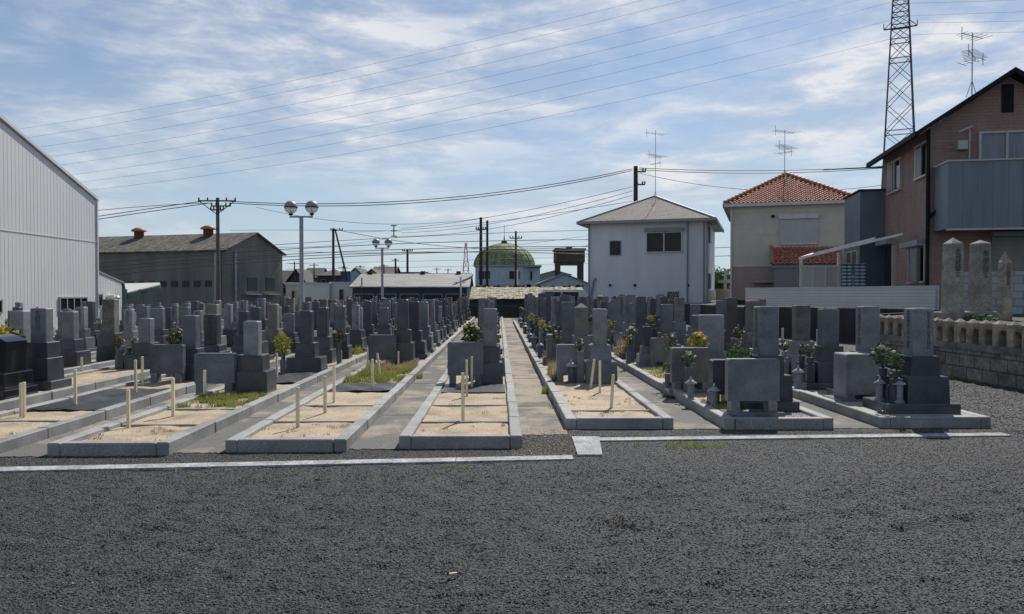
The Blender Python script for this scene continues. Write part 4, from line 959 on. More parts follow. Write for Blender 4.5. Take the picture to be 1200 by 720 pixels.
# ------------------------------------------------------------------ small simple houses in the distance
def small_house(x0, x1, ye, yr, Y, dep, wall, roof, lab, gable='x', name='house', nwin=2, cat='house', rz=0, over=.3):
    a = W(x0, ye, Y); b = W(x1, ye, Y); w_ = b.x-a.x; eh = a.z; rh = W((x0+x1)/2, yr, Y + (dep/2 if gable == 'x' else 0)).z
    t = empty(name, ((a.x+b.x)/2, Y, 0), rz, lab, cat)
    m_ = MB(); m_.box(-w_/2, w_/2, 0, dep, 0, eh)
    if gable == 'y': m_.prism([(-w_/2, eh), (w_/2, eh), (0, rh-.03)], 'y', 0, dep)
    elif gable == 'x': m_.prism([(0, eh), (dep, eh), (dep/2, rh-.03)], 'x', -w_/2, w_/2)
    m_.build('wall', wall, t)
    m_ = MB(); th = .12
    if gable == 'x':
        for ya in (-over, dep+over):
            za = eh-.05
            m_.add([(-w_/2-over, ya, za), (w_/2+over, ya, za), (w_/2+over, dep/2, rh), (-w_/2-over, dep/2, rh)] + [(-w_/2-over, ya, za+th), (w_/2+over, ya, za+th), (w_/2+over, dep/2, rh+th), (-w_/2-over, dep/2, rh+th)],
               [(0,3,2,1),(4,5,6,7),(0,1,5,4),(1,2,6,5),(2,3,7,6),(3,0,4,7)])
    elif gable == 'y':
        for xa in (-w_/2-over, w_/2+over):
            za = eh-.1
            m_.add([(xa, -over, za), (xa, dep+over, za), (0, dep+over, rh), (0, -over, rh), (xa, -over, za+th), (xa, dep+over, za+th), (0, dep+over, rh+th), (0, -over, rh+th)],
               [(0,3,2,1),(4,5,6,7),(0,1,5,4),(1,2,6,5),(2,3,7,6),(3,0,4,7)])
    elif gable == 'hip':
        x, y = w_/2+over, over; c0 = (-max(0, w_/2-dep/2), dep/2, rh); c1 = (max(0, w_/2-dep/2)+.01, dep/2, rh)
        m_.add([(-x,-y,eh),(x,-y,eh),(x,dep+y,eh),(-x,dep+y,eh),c0,c1,(-x,-y,eh-.12),(x,-y,eh-.12),(x,dep+y,eh-.12),(-x,dep+y,eh-.12)],
               [(0,1,5,4),(1,2,5),(2,3,4,5),(3,0,4),(0,6,7,1),(1,7,8,2),(2,8,9,3),(3,9,6,0),(6,9,8,7)])
    else: m_.box(-w_/2-.1, w_/2+.1, -.1, dep+.1, eh+.002, rh)
    m_.build('roof', roof, t)
    for i in range(nwin):
        xc = -w_/2+w_*(i+.5)/nwin
        window(t, xc-w_*.08, xc+w_*.08, eh-1.5, eh-.6, 0, 1, 'trim_grey', 'glass', .06, True, .05)
    return t
small_house(337, 357, 331, 316, 118, 8, 'house_dark', 'house_roof', 'dark blue-walled house partly hidden behind the nearer lamp post', 'y')
small_house(372, 400, 323, 314.5, 112, 7, 'house_dark', 'house_roof', 'low house with brown hipped roof left of the braced pole', 'hip')
small_house(356, 374, 326, 315, 125, 7, 'house_wall', 'house_roof', 'small grey house right of the nearer lamp post', 'x')
small_house(409, 424, 323, 314.5, 108, 8, 'pale_blue', 'house_roof', 'small pale gabled house behind the long shed', 'y')
small_house(427, 444, 324, 316, 112, 9, 'house_wall', 'house_roof', 'grey gabled house left of the farther lamp', 'y')
small_house(436, 461, 322, 313.5, 120, 8, 'house_wall', 'house_roof', 'wide brown-roofed house behind the farther lamp', 'x')
small_house(320, 338, 333, 318, 122, 8, 'house_wall', 'house_roof', 'grey-roofed house beside the old hall gable', 'x')
small_house(468, 500, 322, 319, 125, 8, 'rust', 'rust', 'flat-topped dark brown building behind the long shed', 'flat', nwin=0, cat='building', name='building')
small_house(400, 410, 331, 318, 100, 4, 'royal', 'royal', 'royal blue sheet-clad hut beside the braced pole', 'flat', nwin=0, cat='hut', name='hut')
small_house(335, 352, 334, 331, 74, 6, 'cream', 'trim_white', 'cream walled store between hall and white container', 'flat', nwin=1, cat='building', name='store_building')
t = small_house(352, 386, 333, 331.5, 70, 5, 'steel_white', 'trim_white', 'long white container building behind the left graves', 'flat', nwin=0, cat='building', name='container_building')
t = small_house(387, 413, 332, 330.5, 70.5, 5, 'steel_white', 'trim_white', 'short white container beside the long one', 'flat', nwin=1, cat='building', name='container_building')
# long shed
t = small_house(413, 547, 337, 322.5, 66, 11, 'bluegrey', 'roof_grey', 'long low shed with pale corrugated roof and dark walls', 'x', nwin=5, cat='shed', name='long_shed', over=.25)
for c in t.children:
    if c.name.startswith('wall'): c.data.materials[0] = M['house_dark']
zr_ = W(480, 322.5, 71.5).z
for x in (-4.2, .6, 3.9):
    MB().box(x-.2, x+.2, 5.2, 5.8, zr_, zr_+.35).build('roof_vent', 'rust', t)
# pale strip roof building behind the shed
small_house(486, 552, 322, 320.5, 92, 6, 'pale_blue', 'trim_white', 'low building with thin white roof edge behind the long shed', 'flat', nwin=0, cat='building', name='building')
# dome building
DY = 110
c = W(591, 345, DY+6); dz = W(591, 313, DY).z; rt = W(591, 285.5, DY+6).z; rd = (W(628, 313, DY+6).x-W(556, 313, DY+6).x)/2
t = empty('domed_building', (c.x, DY+6, 0), 0, 'pale blue building with a mossy green dome and finial', 'building')
xl = W(557, 313, DY).x-c.x; xr = W(634, 313, DY).x-c.x
m_ = MB(); m_.box(xl, (xr-xl)*.72+xl, -6, 6, 0, dz); m_.add([((xr-xl)*.72+xl+.002,-6,0),(xr,-3.5,0),(xr,6,0),((xr-xl)*.72+xl+.002,6,0)]+[((xr-xl)*.72+xl+.002,-6,dz),(xr,-3.5,dz-.1),(xr,6,dz-.1),((xr-xl)*.72+xl+.002,6,dz)], [(0,3,2,1),(4,5,6,7),(0,1,5,4),(1,2,6,5),(2,3,7,6),(3,0,4,7)])
m_.build('wall', 'pale_blue', t)
MB().box(xl-.15, xr+.1, -6.2, 6.1, dz+.002, dz+.25).build('cornice', 'bluegrey', t)
n = 9; pr = [(rd*1.0*math.cos(math.pi/2*i/n)+.01, dz+.26+(rt-dz-.26)*math.sin(math.pi/2*i/n)) for i in range(n+1)]
MB().lathe(0, 0, pr, 32).build('dome', 'dome', t)
rb_ = MB(); hd = rt-dz-.26
for i in range(20):
    a = 2*math.pi*i/20; rb_.tube([(rd*1.004*math.cos(q)*math.cos(a), rd*1.004*math.cos(q)*math.sin(a), dz+.27+hd*math.sin(q)) for q in [math.pi/2*j/9 for j in range(10)]], .035, 4)
for q in (.25, .5, .75, 1.0, 1.25): rb_.tube([(rd*1.004*math.cos(q)*math.cos(a), rd*1.004*math.cos(q)*math.sin(a), dz+.27+hd*math.sin(q)) for a in [2*math.pi*j/32 for j in range(33)]], .03, 4)
rb_.build('dome_ribs', 'dome_rib', t)
MB().lathe(0, 0, [(.5, rt-.02), (.45, rt+.3), (.12, rt+.45), (.03, rt+1.2), (.03, rt+2.8)], 10).build('finial', 'tank', t)
for a, b in ((561, 574), (597, 609)):
    window(t, W(a,320,DY).x-c.x, W(b,320,DY).x-c.x, W(600,327,DY).z, W(600,318,DY).z, -6, 2, 'trim_grey', 'glass', .06, False)
window(t, W(622,320,DY).x-c.x, W(624,320,DY).x-c.x, W(600,328,DY).z, W(600,318,DY).z, -4.8, 1, 'trim_grey', 'glass', .3, False)
# mossy roof shed right behind the rear wall
SY = 56
a = W(550, 352, SY); b = W(690, 352, SY); ra = W(553, 337, SY+5); rb = W(690, 332.5, SY+5)
t = empty('mossy_shed', (a.x, SY, 0), 0, 'long low shed with cream roof blotched by moss behind the rear wall', 'shed')
Wd = b.x-a.x; eh = W(600, 351, SY).z
MB().box(0, Wd, .2, 9, 0, eh-.05).build('wall', 'house_dark', t)
m_ = MB(); nseg = 40
for i in range(nseg):
    x0, x1 = Wd*i/nseg, Wd*(i+1)/nseg
    zr0 = ra.z
    m_.add([(x0,-.2,eh),(x1-.008,-.2,eh),(x1-.008,5,zr0),(x0,5,zr0),(x0,-.2,eh+.06),(x1-.008,-.2,eh+.06),(x1-.008,5,zr0+.06),(x0,5,zr0+.06)], [(0,3,2,1),(4,5,6,7),(0,1,5,4),(1,2,6,5),(2,3,7,6),(3,0,4,7)])
m_.add([(0,5.002,ra.z),(Wd,5.002,ra.z),(Wd,9.2,eh),(0,9.2,eh),(0,5.002,ra.z+.06),(Wd,5.002,ra.z+.06),(Wd,9.2,eh+.06),(0,9.2,eh+.06)], [(0,3,2,1),(4,5,6,7),(0,1,5,4),(1,2,6,5),(2,3,7,6),(3,0,4,7)])
m_.build('roof', 'olive_roof', t)
r = random.Random(8)
m_ = MB()
for i in range(46): x = r.uniform(0, Wd); m_.box(x, x+r.uniform(.1,.35), 4.85, 5.15, ra.z+.05, ra.z+.05+r.uniform(.05,.2))
m_.build('ridge_tile', 'olive_roof', t)
# bluish roofs right of it
small_house(632, 690, 333, 321.5, 88, 9, 'pale_blue', 'bluegrey', 'grey-blue gabled shed below the water tank', 'y', nwin=0, cat='shed', name='gabled_shed')
small_house(633, 668, 322, 317.5, 130, 10, 'house_wall', 'roof_grey', 'low pale shed beside the domed building', 'y', nwin=1, cat='shed', name='low_shed')
# water tank
TY = 92
l = W(650.5, 300, TY); r_ = W(686.5, 300, TY); zt_, zb_ = W(668, 291, TY).z, W(668, 307.5, TY).z; hw = (r_.x-l.x)/2
t = empty('water_tank', ((l.x+r_.x)/2, TY+2, 0), 0, 'brown concrete water tank raised on four legs', 'water tank')
MB().cbox(0, 0, 2*hw-.15, 3.7, zb_, zt_-.25, .1).build('tank_body', 'tank', t); MB().cbox(0, 0, 2*hw+.1, 4.0, zt_-.248, zt_, .05).build('tank_rim', 'tank', t)
MB().cbox(.0, 0, .7, .7, zt_, zt_+.3, .05).build('hatch', 'tank', t)
for sx in (-1, 1):
    for sy in (-1, 1): MB().bar((sx*(hw-.45), sy*1.5, 0), (sx*(hw-.45), sy*1.5, zb_), .45).build('leg', 'tank', t)
m_ = MB(); m_.box(-hw+.2, hw-.2, -1.7, 1.7, zb_-.28, zb_-.002); m_.build('beam', 'tank', t)

# van / cars beyond the rear wall
def van(px0, px1, pt, Y, lab, mat='car_paint', z0=0.0):
    a = W(px0, 345, Y).x; b = W(px1, 345, Y).x; ln = b-a; top = W(px0, pt, Y).z-z0
    t = empty('parked_van', ((a+b)/2, Y, z0), 0, lab, 'van', 'vans parked behind the rear wall')
    pts = [(-ln/2, .35), (ln/2, .35), (ln/2, top*.55), (ln/2-.35, top*.60), (ln/2-1.0, top-.05), (ln/2-1.3, top), (-ln/2+.15, top), (-ln/2, top-.2)]
    MB().prism(pts, 'y', 0, 1.7).build('body', mat, t)
    for q in range(2): MB().box(-ln/2+.25+q*1.25, -ln/2+1.4+q*1.25, -.02, -.004, top*.60, top-.15).build('side_window', 'glass', t)
    for x in (-ln/2+.8, ln/2-.8):
        MB().cyl((x,-.03,.32),(x,.22,.32),.32,n=16).build('wheel','rubber',t)
    return t
van(634, 702, 340, 54.2, 'white van with dark windows beside the mossy shed', z0=0)

# ------------------------------------------------------------------ rear wall
o = MB().box(-19.5, 4.9, 52, 52.2, 0, .84).build('rear_wall', 'retaining'); tag(o, 'low dark concrete wall closing the far end of the rows', 'wall')

# ------------------------------------------------------------------ terrace on the right
TZ = 1.08
D1 = Vector((12.9, 22.5)); D0 = Vector((10.0, 31.0))
poly = [(8.95, -3), (8.95, 18.8), (D1.x, D1.y), (D0.x, D0.y), (10.4, 45.4), (4.9, 46.6), (4.9, 90), (90, 90), (90, -3)]
t_ = MB(); t_.prism(poly, 'z', .0, TZ-.03); tag(t_.build('terrace_ground', 'gravel', uv=False), kind='structure')
def wall_seg(name, p, q, z0, z1, th, mat, lab, cat, parent=None):
    p = Vector((p[0], p[1])); q = Vector((q[0], q[1])); d = q-p; a = math.atan2(d.y, d.x)
    o = MB().box(0, d.length, -th/2, th/2, 0, z1-z0).build(name, mat, parent)
    o.location = (p.x, p.y, z0); o.rotation_euler[2] = a
    return tag(o, lab, cat) if lab else o
wall_seg('retaining_wall', (8.97, 18.7), (D1.x+.02, D1.y), 0, TZ+.02, .16, 'retaining', 'stained retaining wall stepping back behind the stone posts', 'wall')
wall_seg('retaining_wall', (D1.x, D1.y), (D0.x, D0.y), 0, TZ+.04, .2, 'retaining', 'dark stained retaining wall below the white slatted fence', 'wall')
wall_seg('retaining_wall', (D0.x, D0.y), (10.4, 45.4), 0, TZ, .2, 'retaining', 'dark retaining wall beside the cream house', 'wall')
wall_seg('retaining_wall', (10.4, 45.4), (4.9, 46.6), 0, TZ, .2, 'retaining', 'dark retaining wall below the white house', 'wall')
# stone block wall with posts
t = empty('stone_fence', (8.85, 18.6, 0), 0, 'weathered block wall topped by a row of tan stone posts', 'fence')
MB().box(-.10, .12, -22, 0, 0, .56).build('block_wall', 'blocks', t)
MB().box(-.13, .16, -22, .02, .562, .68).build('coping', 'coping', t)
y = -.15
pb = []
while y > -12.5:
    m_ = MB(); m_.cbox(0, y, .16, .175, .681, 1.08, .012); zz = 1.078; m_.add([(-.07,y-.078,zz),(.07,y-.078,zz),(.07,y+.078,zz),(-.07,y+.078,zz),(0,y,1.14)], [(0,1,4),(1,2,4),(2,3,4),(3,0,4)])
    m_.build('stone_post', 'post_stone', t); y -= .385
MB().box(-.035, .035, -12.6, -.1, .90, .96).build('rail', 'rust', t)
# obelisks
def obelisk(px, pt, pb_, Y, w, lab, text, mat='obelisk', pyr=.12, base=True):
    a = W(px, pb_, Y); H = W(px, pt, Y).z-TZ
    t = empty('stone_obelisk', (a.x, Y, TZ-.03), R(8), lab, 'monument', 'inscribed stone pillars behind the post fence')
    z = 0
    if base: MB().cbox(0, 0, w*1.7, w*1.7, 0, .16, .02).build('plinth', mat, t); z = .161
    m_ = MB(); m_.cbox(0, 0, w, w, z, H-pyr, .02, w*.86, w*.86); a_ = w*.86/2-.02; zz = H-pyr-.002
    m_.add([(-a_,-a_,zz),(a_,-a_,zz),(a_,a_,zz),(-a_,a_,zz),(0,0,H)], [(0,1,4),(1,2,4),(2,3,4),(3,0,4)])
    p = m_.build('shaft', mat, t)
    inscription(p, text, min(w*.42, (H-.4)/len(text)/.95), (0, -w*.5-.004, H-.25), (R(91.5), 0, 0))
    return t
obelisk(1116, 277, 372, 17.0, .35, 'leftmost tall stone pillar with pyramid tip behind the post fence', '忠魂碑建立記念')
obelisk(1148, 280, 372, 17.4, .37, 'middle broad stone pillar with flat pyramid top and two text columns', '奉納石柱大正十二年', pyr=.07)
obelisk(1177, 293, 372, 16.2, .22, 'slim tan stone pillar with sharp tip, rightmost of the three', '村内安全祈願', 'post_stone', .20, False)
# painted block wall behind obelisks
wall_seg('block_fence', W(1126, 345, 20.5).xy, W(1330, 345, 18.6).xy, TZ, 1.6+27*20/F, .12, 'cblock', 'painted grey concrete block wall behind the stone pillars', 'wall')
# slat fence
fl = (D1-D0).length; t = empty('slatted_fence', (D0.x, D0.y, TZ+.04), math.atan2((D1-D0).y, (D1-D0).x), 'long low white slatted fence on the retaining wall', 'fence')
MB().box(0, fl, -.03, .03, .02, .70).build('slat_panel', 'slat', t)
for i in range(6): MB().box(fl*i/5-.03, fl*i/5+.03, .035, .09, 0, .73).build('post', 'trim_white', t)
MB().box(-.02, fl+.02, -.05, .05, .702, .735).build('top_rail', 'trim_white', t)
# weeds by the block wall
grass_area('grass', 7.2, 8.7, 12.5, 16.5, 0, 1500, .05, 'grass', 'sparse weeds in the gravel before the block wall', seed=60)
sh = MB(); r = random.Random(12)
leaf_blob(sh, (0,0,.04), .35, .07, 260, .05, r); o = sh.build('low_shrub', 'leaf', uv=False, fix=False); o.location = (9.9, 15.6, TZ); tag(o, 'low green shrub between the stone pillars', 'shrub')

# ------------------------------------------------------------------ white house
HY = 49.0; rz = R(17)
cR = W(827.5, 345, HY); cR.z = 0
t = empty('white_house', cR, -rz*-1, 'two-storey white plastered house with brown hipped roof and dark windows', 'house')
# local: origin at right front corner, front wall runs to -x ; +y goes away
t.rotation_euler[2] = -R(19)
ca, sa = math.cos(R(19)), math.sin(R(19))
# choose width so that the left corner falls on px 689
def left_width(px, Yc, xc, ang):
    d = _m @ Vector(((px-600)/F, 0, -1)); s = d.x/d.y
    # point = (xc - w cos, Yc + w sin)
    return (xc - s*Yc)/(math.cos(ang)+s*math.sin(ang))
WW = left_width(689, HY, cR.x, R(19)); DD = 9.0
z0 = W(760, 356.5, HY).z; z1 = W(827, 259, HY).z; rh = W(765, 230, HY+5).z
MB().box(-WW+.06, -.06, .06, DD-.06, TZ-.1, z0).build('foundation', 'retaining', t)
wl = MB().box(-WW, 0, 0, DD, z0+.001, z1).build('wall', 'plaster_white', t)
ov = .55
m_ = MB(); X0, X1, Y0, Y1 = -WW-ov, ov, -ov, DD+ov; cx, cy = -WW/2, DD/2; hl_ = .4
m_.add([(X0,Y0,z1+.12),(X1,Y0,z1+.12),(X1,Y1,z1+.12),(X0,Y1,z1+.12),(cx-.01,cy-hl_,rh),(cx+.01,cy+hl_,rh)], [(0,1,4),(1,2,5,4),(2,3,5),(3,0,4,5)])
rf = m_.build('roof', 'shingle', t, fix=False)
MB().box(X0, X1, Y0, Y1, z1+.001, z1+.118).build('eaves', 'trim_grey', t)
g_ = MB()
g_.box(X0-.1, X1+.1, Y0-.12, Y0-.002, z1-.04, z1+.14); g_.box(X1+.002, X1+.12, Y0, Y1, z1-.04, z1+.14); g_.box(X0-.12, X0-.002, Y0, Y1, z1-.04, z1+.14); g_.build('gutter', 'trim_grey', t)
m_ = MB()
for p in ((X0,Y0),(X1,Y0),(X1,Y1),(X0,Y1)): m_.bar((p[0],p[1],z1+.14), (cx, cy-hl_ if p[1] < 0 else cy+hl_, rh+.03), .10)
m_.bar((cx,cy-hl_,rh+.03),(cx,cy+hl_,rh+.03),.1); m_.build('ridge_cap', 'trim_grey', rf)
def fx(px): return -left_width(px, HY, cR.x, R(19))
def fz(px, py):
    w_ = left_width(px, HY, cR.x, R(19)); return W(px, py, HY+w_*sa).z
window(t, fx(758), fx(798), fz(780, 295), fz(780, 273), 0, 2, 'trim_white', 'glass', .10, True, .07)
MB().box(fx(757)-.1, fx(799)+.1, -.22, -.0, fz(780, 271.5), fz(780, 267)).build('shutter_box', 'trim_grey', t)
window(t, fx(715), fx(727), fz(720, 299), fz(720, 283), 0, 1, 'trim_grey', 'glass', .05, False, .05)
window(t, fx(782), fx(795.5), fz(790, 354.5), fz(790, 342), 0, 1, 'trim_white', 'glass', .05, False, .04)
m_ = MB()
x0, x1, za, zb = fx(782), fx(795.5), fz(790, 354), fz(790, 342)
for i in range(6):
    f0 = i/5
    m_.bar((x0+(x1-x0)*f0, -.09, za), (x0+(x1-x0)*min(1, f0+.5), -.09, zb if f0 <= .5 else za+(zb-za)*(1-f0)*2), .02)
    m_.bar((x0+(x1-x0)*f0, -.10, zb), (x0+(x1-x0)*min(1, f0+.5), -.10, za if f0 <= .5 else zb-(zb-za)*(1-f0)*2), .02)
m_.build('window_grille', 'trim_white', t)
xx = fx(805.5); MB().cyl((xx,-.1,z0),(xx,-.1,z1-.05),.05).build('drainpipe', 'trim_grey', t); MB().cyl((-.15,-.1,z0-.3),(-.15,-.1,z1-.05),.045).build('drainpipe', 'trim_grey', t)
pp = MB(); pp.cyl((fx(690.5),-.1,z0-.3),(fx(690.5),-.1,z1-.05),.045)
pp.cyl((fx(690.5),-.1,z1-.05),(X0+.1,Y0,z1-.02),.045); pp.build('drainpipe', 'trim_grey', t)
pp = MB(); xa = fx(696); pp.tube([(xa-.3,-.12,z0+.1),(xa-.1,-.12,z0+.9),(xa,-.12,z0+1.5),(xa+.15,-.1,z0+1.7)], .07, 8); pp.build('cable_duct', 'trim_grey', t)
for px in (715, 744, 806): MB().lathe(fx(px), -.05, [(.09, fz(px,334)-.1),(.07, fz(px,334)+.05)], 8).build('wall_vent', 'black_metal', t)
# side wall details (faces +x)
for zc in (z0+1.1, z0+4.2):
    MB().box(.01, .12, 2.0, 3.4, zc-.1, zc+.9).build('window', 'trim_grey', t)
MB().box(.02, .55, 4.0, 4.6, z0+.2, z0+.9).build('air_conditioner', 'trim_white', t)
apx = t.matrix_world
antenna(768, 153, 231, HY+4, 'tall thin television antenna on the white house roof')

# ------------------------------------------------------------------ cream house, red roof
CY = 43.0; cang = R(19)
cL = W(856.5, 345, CY)
t = empty('cream_house', (cL.x, CY, 0), -cang, 'cream and dusty pink house with terracotta tiled hip roof', 'house')
def cx_(px):
    d = _m @ Vector(((px-600)/F, 0, -1)); s = d.x/d.y; ux, uy = math.cos(cang), -math.sin(cang)
    return (s*CY-cL.x)/(ux-s*uy)
def cz(py, px=900): return W(px, py, CY-cx_(px)*math.sin(cang)).z
WX = cx_(1003); DD = 8.5
zb_, zm, ze = cz(352), cz(312.5), cz(241, 870)
MB().box(.05, WX-.05, .05, DD, TZ-.1, zb_).build('foundation', 'retaining', t)
MB().box(0, WX, 0, DD, zb_+.001, zm).build('lower_wall', 'pink', t); MB().box(-.01, WX, -.01, DD, zm+.002, ze).build('upper_wall', 'cream', t)
ov = .35; X0, X1, Y0, Y1 = -ov, WX+.05, -ov, DD+ov
ry0, ry1 = 3.4, 5.2
def locpk(px, py, ly):
    d = _m @ Vector(((px-600)/F, (360-py)/F, -1)); ox, oy = cL.x+ly*math.sin(cang), CY+ly*math.cos(cang); ux, uy = math.cos(cang), -math.sin(cang)
    s = d.x/d.y; lx = (s*oy-ox)/(ux-s*uy); Yw = oy+lx*uy
    return lx, W(px, py, Yw).z
pkx, rh = locpk(921, 206, ry0)
def tiled(m_, P0, P1, P2, row=.30, colw=.23, thick=.06, inside=None):
    "barrel tiles over the slope: P0,P1 eave ends, P2 any top point; clipped to the polygon inside"
    P0, P1, P2 = Vector(P0), Vector(P1), Vector(P2)
    u = (P1-P0).normalized(); n = u.cross(P2-P0).normalized(); v = n.cross(u)
    if n.z < 0: n = -n; 
    pg = [((Vector(p)-P0).dot(u), (Vector(p)-P0).dot(v)) for p in inside]
    def inn(a, b):
        c = False; j = len(pg)-1
        for i in range(len(pg)):
            if (pg[i][1] > b) != (pg[j][1] > b) and a < (pg[j][0]-pg[i][0])*(b-pg[i][1])/(pg[j][1]-pg[i][1])+pg[i][0]: c = not c
            j = i
        return c
    W_ = max(p[0] for p in pg); w0 = min(p[0] for p in pg); H_ = max(p[1] for p in pg)
    r_ = 0
    while r_*row < H_:
        k = 0
        while w0+k*colw < W_:
            a = w0+(k+.5)*colw; b = (r_+.5)*row
            if inn(a, b):
                vs = []; fs = []
                for e, (bb, lift) in enumerate(((r_*row-.03, .075), ((r_+1)*row, .0))):
                    for i in range(6):
                        q = i/5; aa = a-colw/2+colw*q; hh = thick*math.sin(math.pi*min(1, q/.72)) if q < .72 else -.01
                        vs.append(P0+u*aa+v*bb+n*(hh+lift+.02))
                for i in range(5): fs.append((i, i+1, 7+i, 6+i))
                vs += [p-n*.05 for p in vs[:6]]; fs += [(12+i, 13+i, i+1, i) for i in range(5)]
                m_.add(vs, fs, False)
            k += 1
        r_ += 1
m_ = MB()
E = [(X0,Y0,ze+.05),(X1,Y0,ze+.05),(X1,Y1,ze+.05),(X0,Y1,ze+.05)]; K0 = (pkx, ry0, rh); K1 = (pkx+.6, ry1, rh)
base_ = MB(); base_.add(E+[K0, K1], [(0,1,4),(1,2,5,4),(2,3,5),(3,0,4,5)])
rf = base_.build('roof', 'terracotta', t, fix=False)
tiled(m_, E[0], E[1], K0, inside=[E[0], E[1], K0]); tiled(m_, E[3], E[0], K0, inside=[E[3], E[0], K0, K1]); tiled(m_, E[1], E[2], K0, inside=[E[1], E[2], K1, K0])
m_.build('roof_tiles', 'terracotta', rf, fix=False)
m_ = MB()
for p, q in ((E[0], K0), (E[1], K0), (E[2], K1), (E[3], K1), (K0, K1)):
    p, q = Vector(p)+Vector((0,0,.12)), Vector(q)+Vector((0,0,.12)); n = max(2, int((q-p).length/.3))
    for i in range(n): m_.cyl(p+(q-p)*(i/n), p+(q-p)*((i+1.08)/n), .12, .09, 8)
m_.build('ridge_tiles', 'terracotta', rf)
MB().box(X0-.08, X1, Y0-.1, Y0-.002, ze-.10, ze+.08).box(X0-.1, X0-.002, Y0-.1, Y1, ze-.10, ze+.08).build('gutter', 'trim_white', t)
MB().box(X0, X1, Y0, Y1, ze+.001, ze+.045).build('eaves', 'trim_white', t)
o = MB().box(cx_(913), cx_(957.5), -.12, -.01, cz(286), cz(258)).build('window', 'shutter', t)
MB().box(cx_(912), cx_(958.5), -.22, -.01, cz(257.8), cz(252.5)).build('shutter_box', 'trim_white', o); MB().box(cx_(912), cx_(958.5), -.16, -.01, cz(287.5), cz(286.1)).build('sill', 'trim_white', o)
MB().cyl((cx_(854.5)+.1,-.12,TZ),(cx_(854.5)+.1,-.12,ze-.05),.05).build('drainpipe', 'trim_white', t)
MB().cyl((cx_(905),-.15,cz(254)),(cx_(905),-.01,cz(254)),.09,n=10).build('wall_vent', 'black_metal', t)
# porch
pd = 1.5; pa, pb2 = cx_(904), cx_(985); pz0, pz1 = cz(312), cz(291.5)
m_ = MB(); b2 = MB().add([(pa,-pd,pz0),(pb2,-pd,pz0),(pb2,-.02,pz1),(pa,-.02,pz1)], [(0,1,2,3)]); po = b2.build('porch_roof', 'terracotta', t)
tiled(m_, (pa,-pd,pz0), (pb2,-pd,pz0), (pa,-.02,pz1), inside=[(pa,-pd,pz0),(pb2,-pd,pz0),(pb2,-.02,pz1),(pa,-.02,pz1)]); m_.build('roof_tiles', 'terracotta', po, fix=False)
MB().cyl((pa,-pd-.05,pz0+.1),(pa,-.02,pz1+.12),.1,n=8).build('ridge_tiles', 'terracotta', po)
MB().box(pa+.1, pb2, -pd+.2, -pd+.35, cz(341)-.2, pz0-.15).build('porch_screen', 'shutter_grey', t)
MB().box(pa, pb2, -pd+.1, -pd+.2, pz0-.14, pz0-.01).build('beam', 'trim_grey', t)
MB().box(cx_(882), cx_(908), -.7, -.02, cz(331.5), cz(329.5)).build('canopy', 'trim_grey', t)
antenna(919.5, 152, 206, CY+1.6, 'television antenna on the terracotta roof')

# ------------------------------------------------------------------ brown house
BY = 24.5; ang = R(12.5)
cB = W(1088.5, 345, BY)
t = empty('brown_house', (cB.x, BY, TZ-.03), -ang, 'two-storey red-brown clad house with blue-grey balcony and dark gable roof', 'house')
# local: origin nearest corner; +y side wall goes away; +x front wall to the right
def sideY(px):      # distance along side wall for a pixel column
    d = _m @ Vector(((px-600)/F, 0, -1)); s = d.x/d.y; ux, uy = math.sin(ang), math.cos(ang)
    return (cB.x - s*BY)/(s*uy-ux)
def frontX(px, off=0.0):     # distance along front wall (off = metres in front of the wall)
    d = _m @ Vector(((px-600)/F, 0, -1)); s = d.x/d.y; ux, uy = math.cos(ang), -math.sin(ang)
    ox, oy = cB.x-off*math.sin(ang), BY-off*math.cos(ang)
    return (s*oy-ox)/(ux-s*uy)
ZB = TZ-.03
def sideZ(px, py): L_ = sideY(px); return W(px, py, BY+L_*math.cos(ang)).z-ZB
def frontZ(px, py, off=0.0): L_ = frontX(px, off); return W(px, py, BY-off*math.cos(ang)-L_*math.sin(ang)).z-ZB
SL_ = sideY(1033.5); FW = frontX(1270)
eh = frontZ(1089, 150); 
pkx = frontX(1180); pkz = frontZ(1180, 90)
w = MB(); w.box(0, FW, 0, SL_, 0, eh); w.prism([(0, eh), (2*pkx, eh), (pkx, pkz)], 'y', 0, SL_); w.build('wall', 'brown_tile', t)
m_ = MB(); th = .16; ov = .45; sl = (pkz-eh)/pkx
for s in (0, 1):
    xa = -ov if s == 0 else 2*pkx+ov; za = eh-sl*ov+.02
    m_.add([(xa,-ov,za),(xa,SL_+.12,za),(pkx,SL_+.12,pkz+.02),(pkx,-ov,pkz+.02),(xa,-ov,za+th),(xa,SL_+.12,za+th),(pkx,SL_+.12,pkz+th+.02),(pkx,-ov,pkz+th+.02)], [(0,3,2,1),(4,5,6,7),(0,1,5,4),(1,2,6,5),(2,3,7,6),(3,0,4,7)])
rf = m_.build('roof', 'dark_roof', t)
MB().box(-ov-.14, -ov-.003, -ov, SL_+.12, eh-sl*ov-.03, eh-sl*ov+.12).build('gutter', 'black_metal', t)
# gable vent
MB().box(frontX(1171), frontX(1185), -.03, -.002, frontZ(1178, 132), frontZ(1178, 99)).build('gable_vent', 'black_metal', t)
# side windows
def swin(pa, pb_, yt, yb, glass='glass', fr='frame', n=2):
    # faces -x ; runs along y
    return window(t, sideY(pa), sideY(pb_), sideZ((pa+pb_)/2, yb), sideZ((pa+pb_)/2, yt), 0, n, fr, glass, .09, True, .06, side='x')
swin(1087, 1074, 170, 207); swin(1055.5, 1042, 190, 224)
for pa, pb_, yt, yb in ((1082, 1075, 171, 207), (1048, 1043, 191, 224)):
    MB().box(-.11, -.075, sideY(pa), sideY(pb_), sideZ(pa, yb)+.02, sideZ(pa, yt)-.02).build('shutter', 'shutter_grey', t)
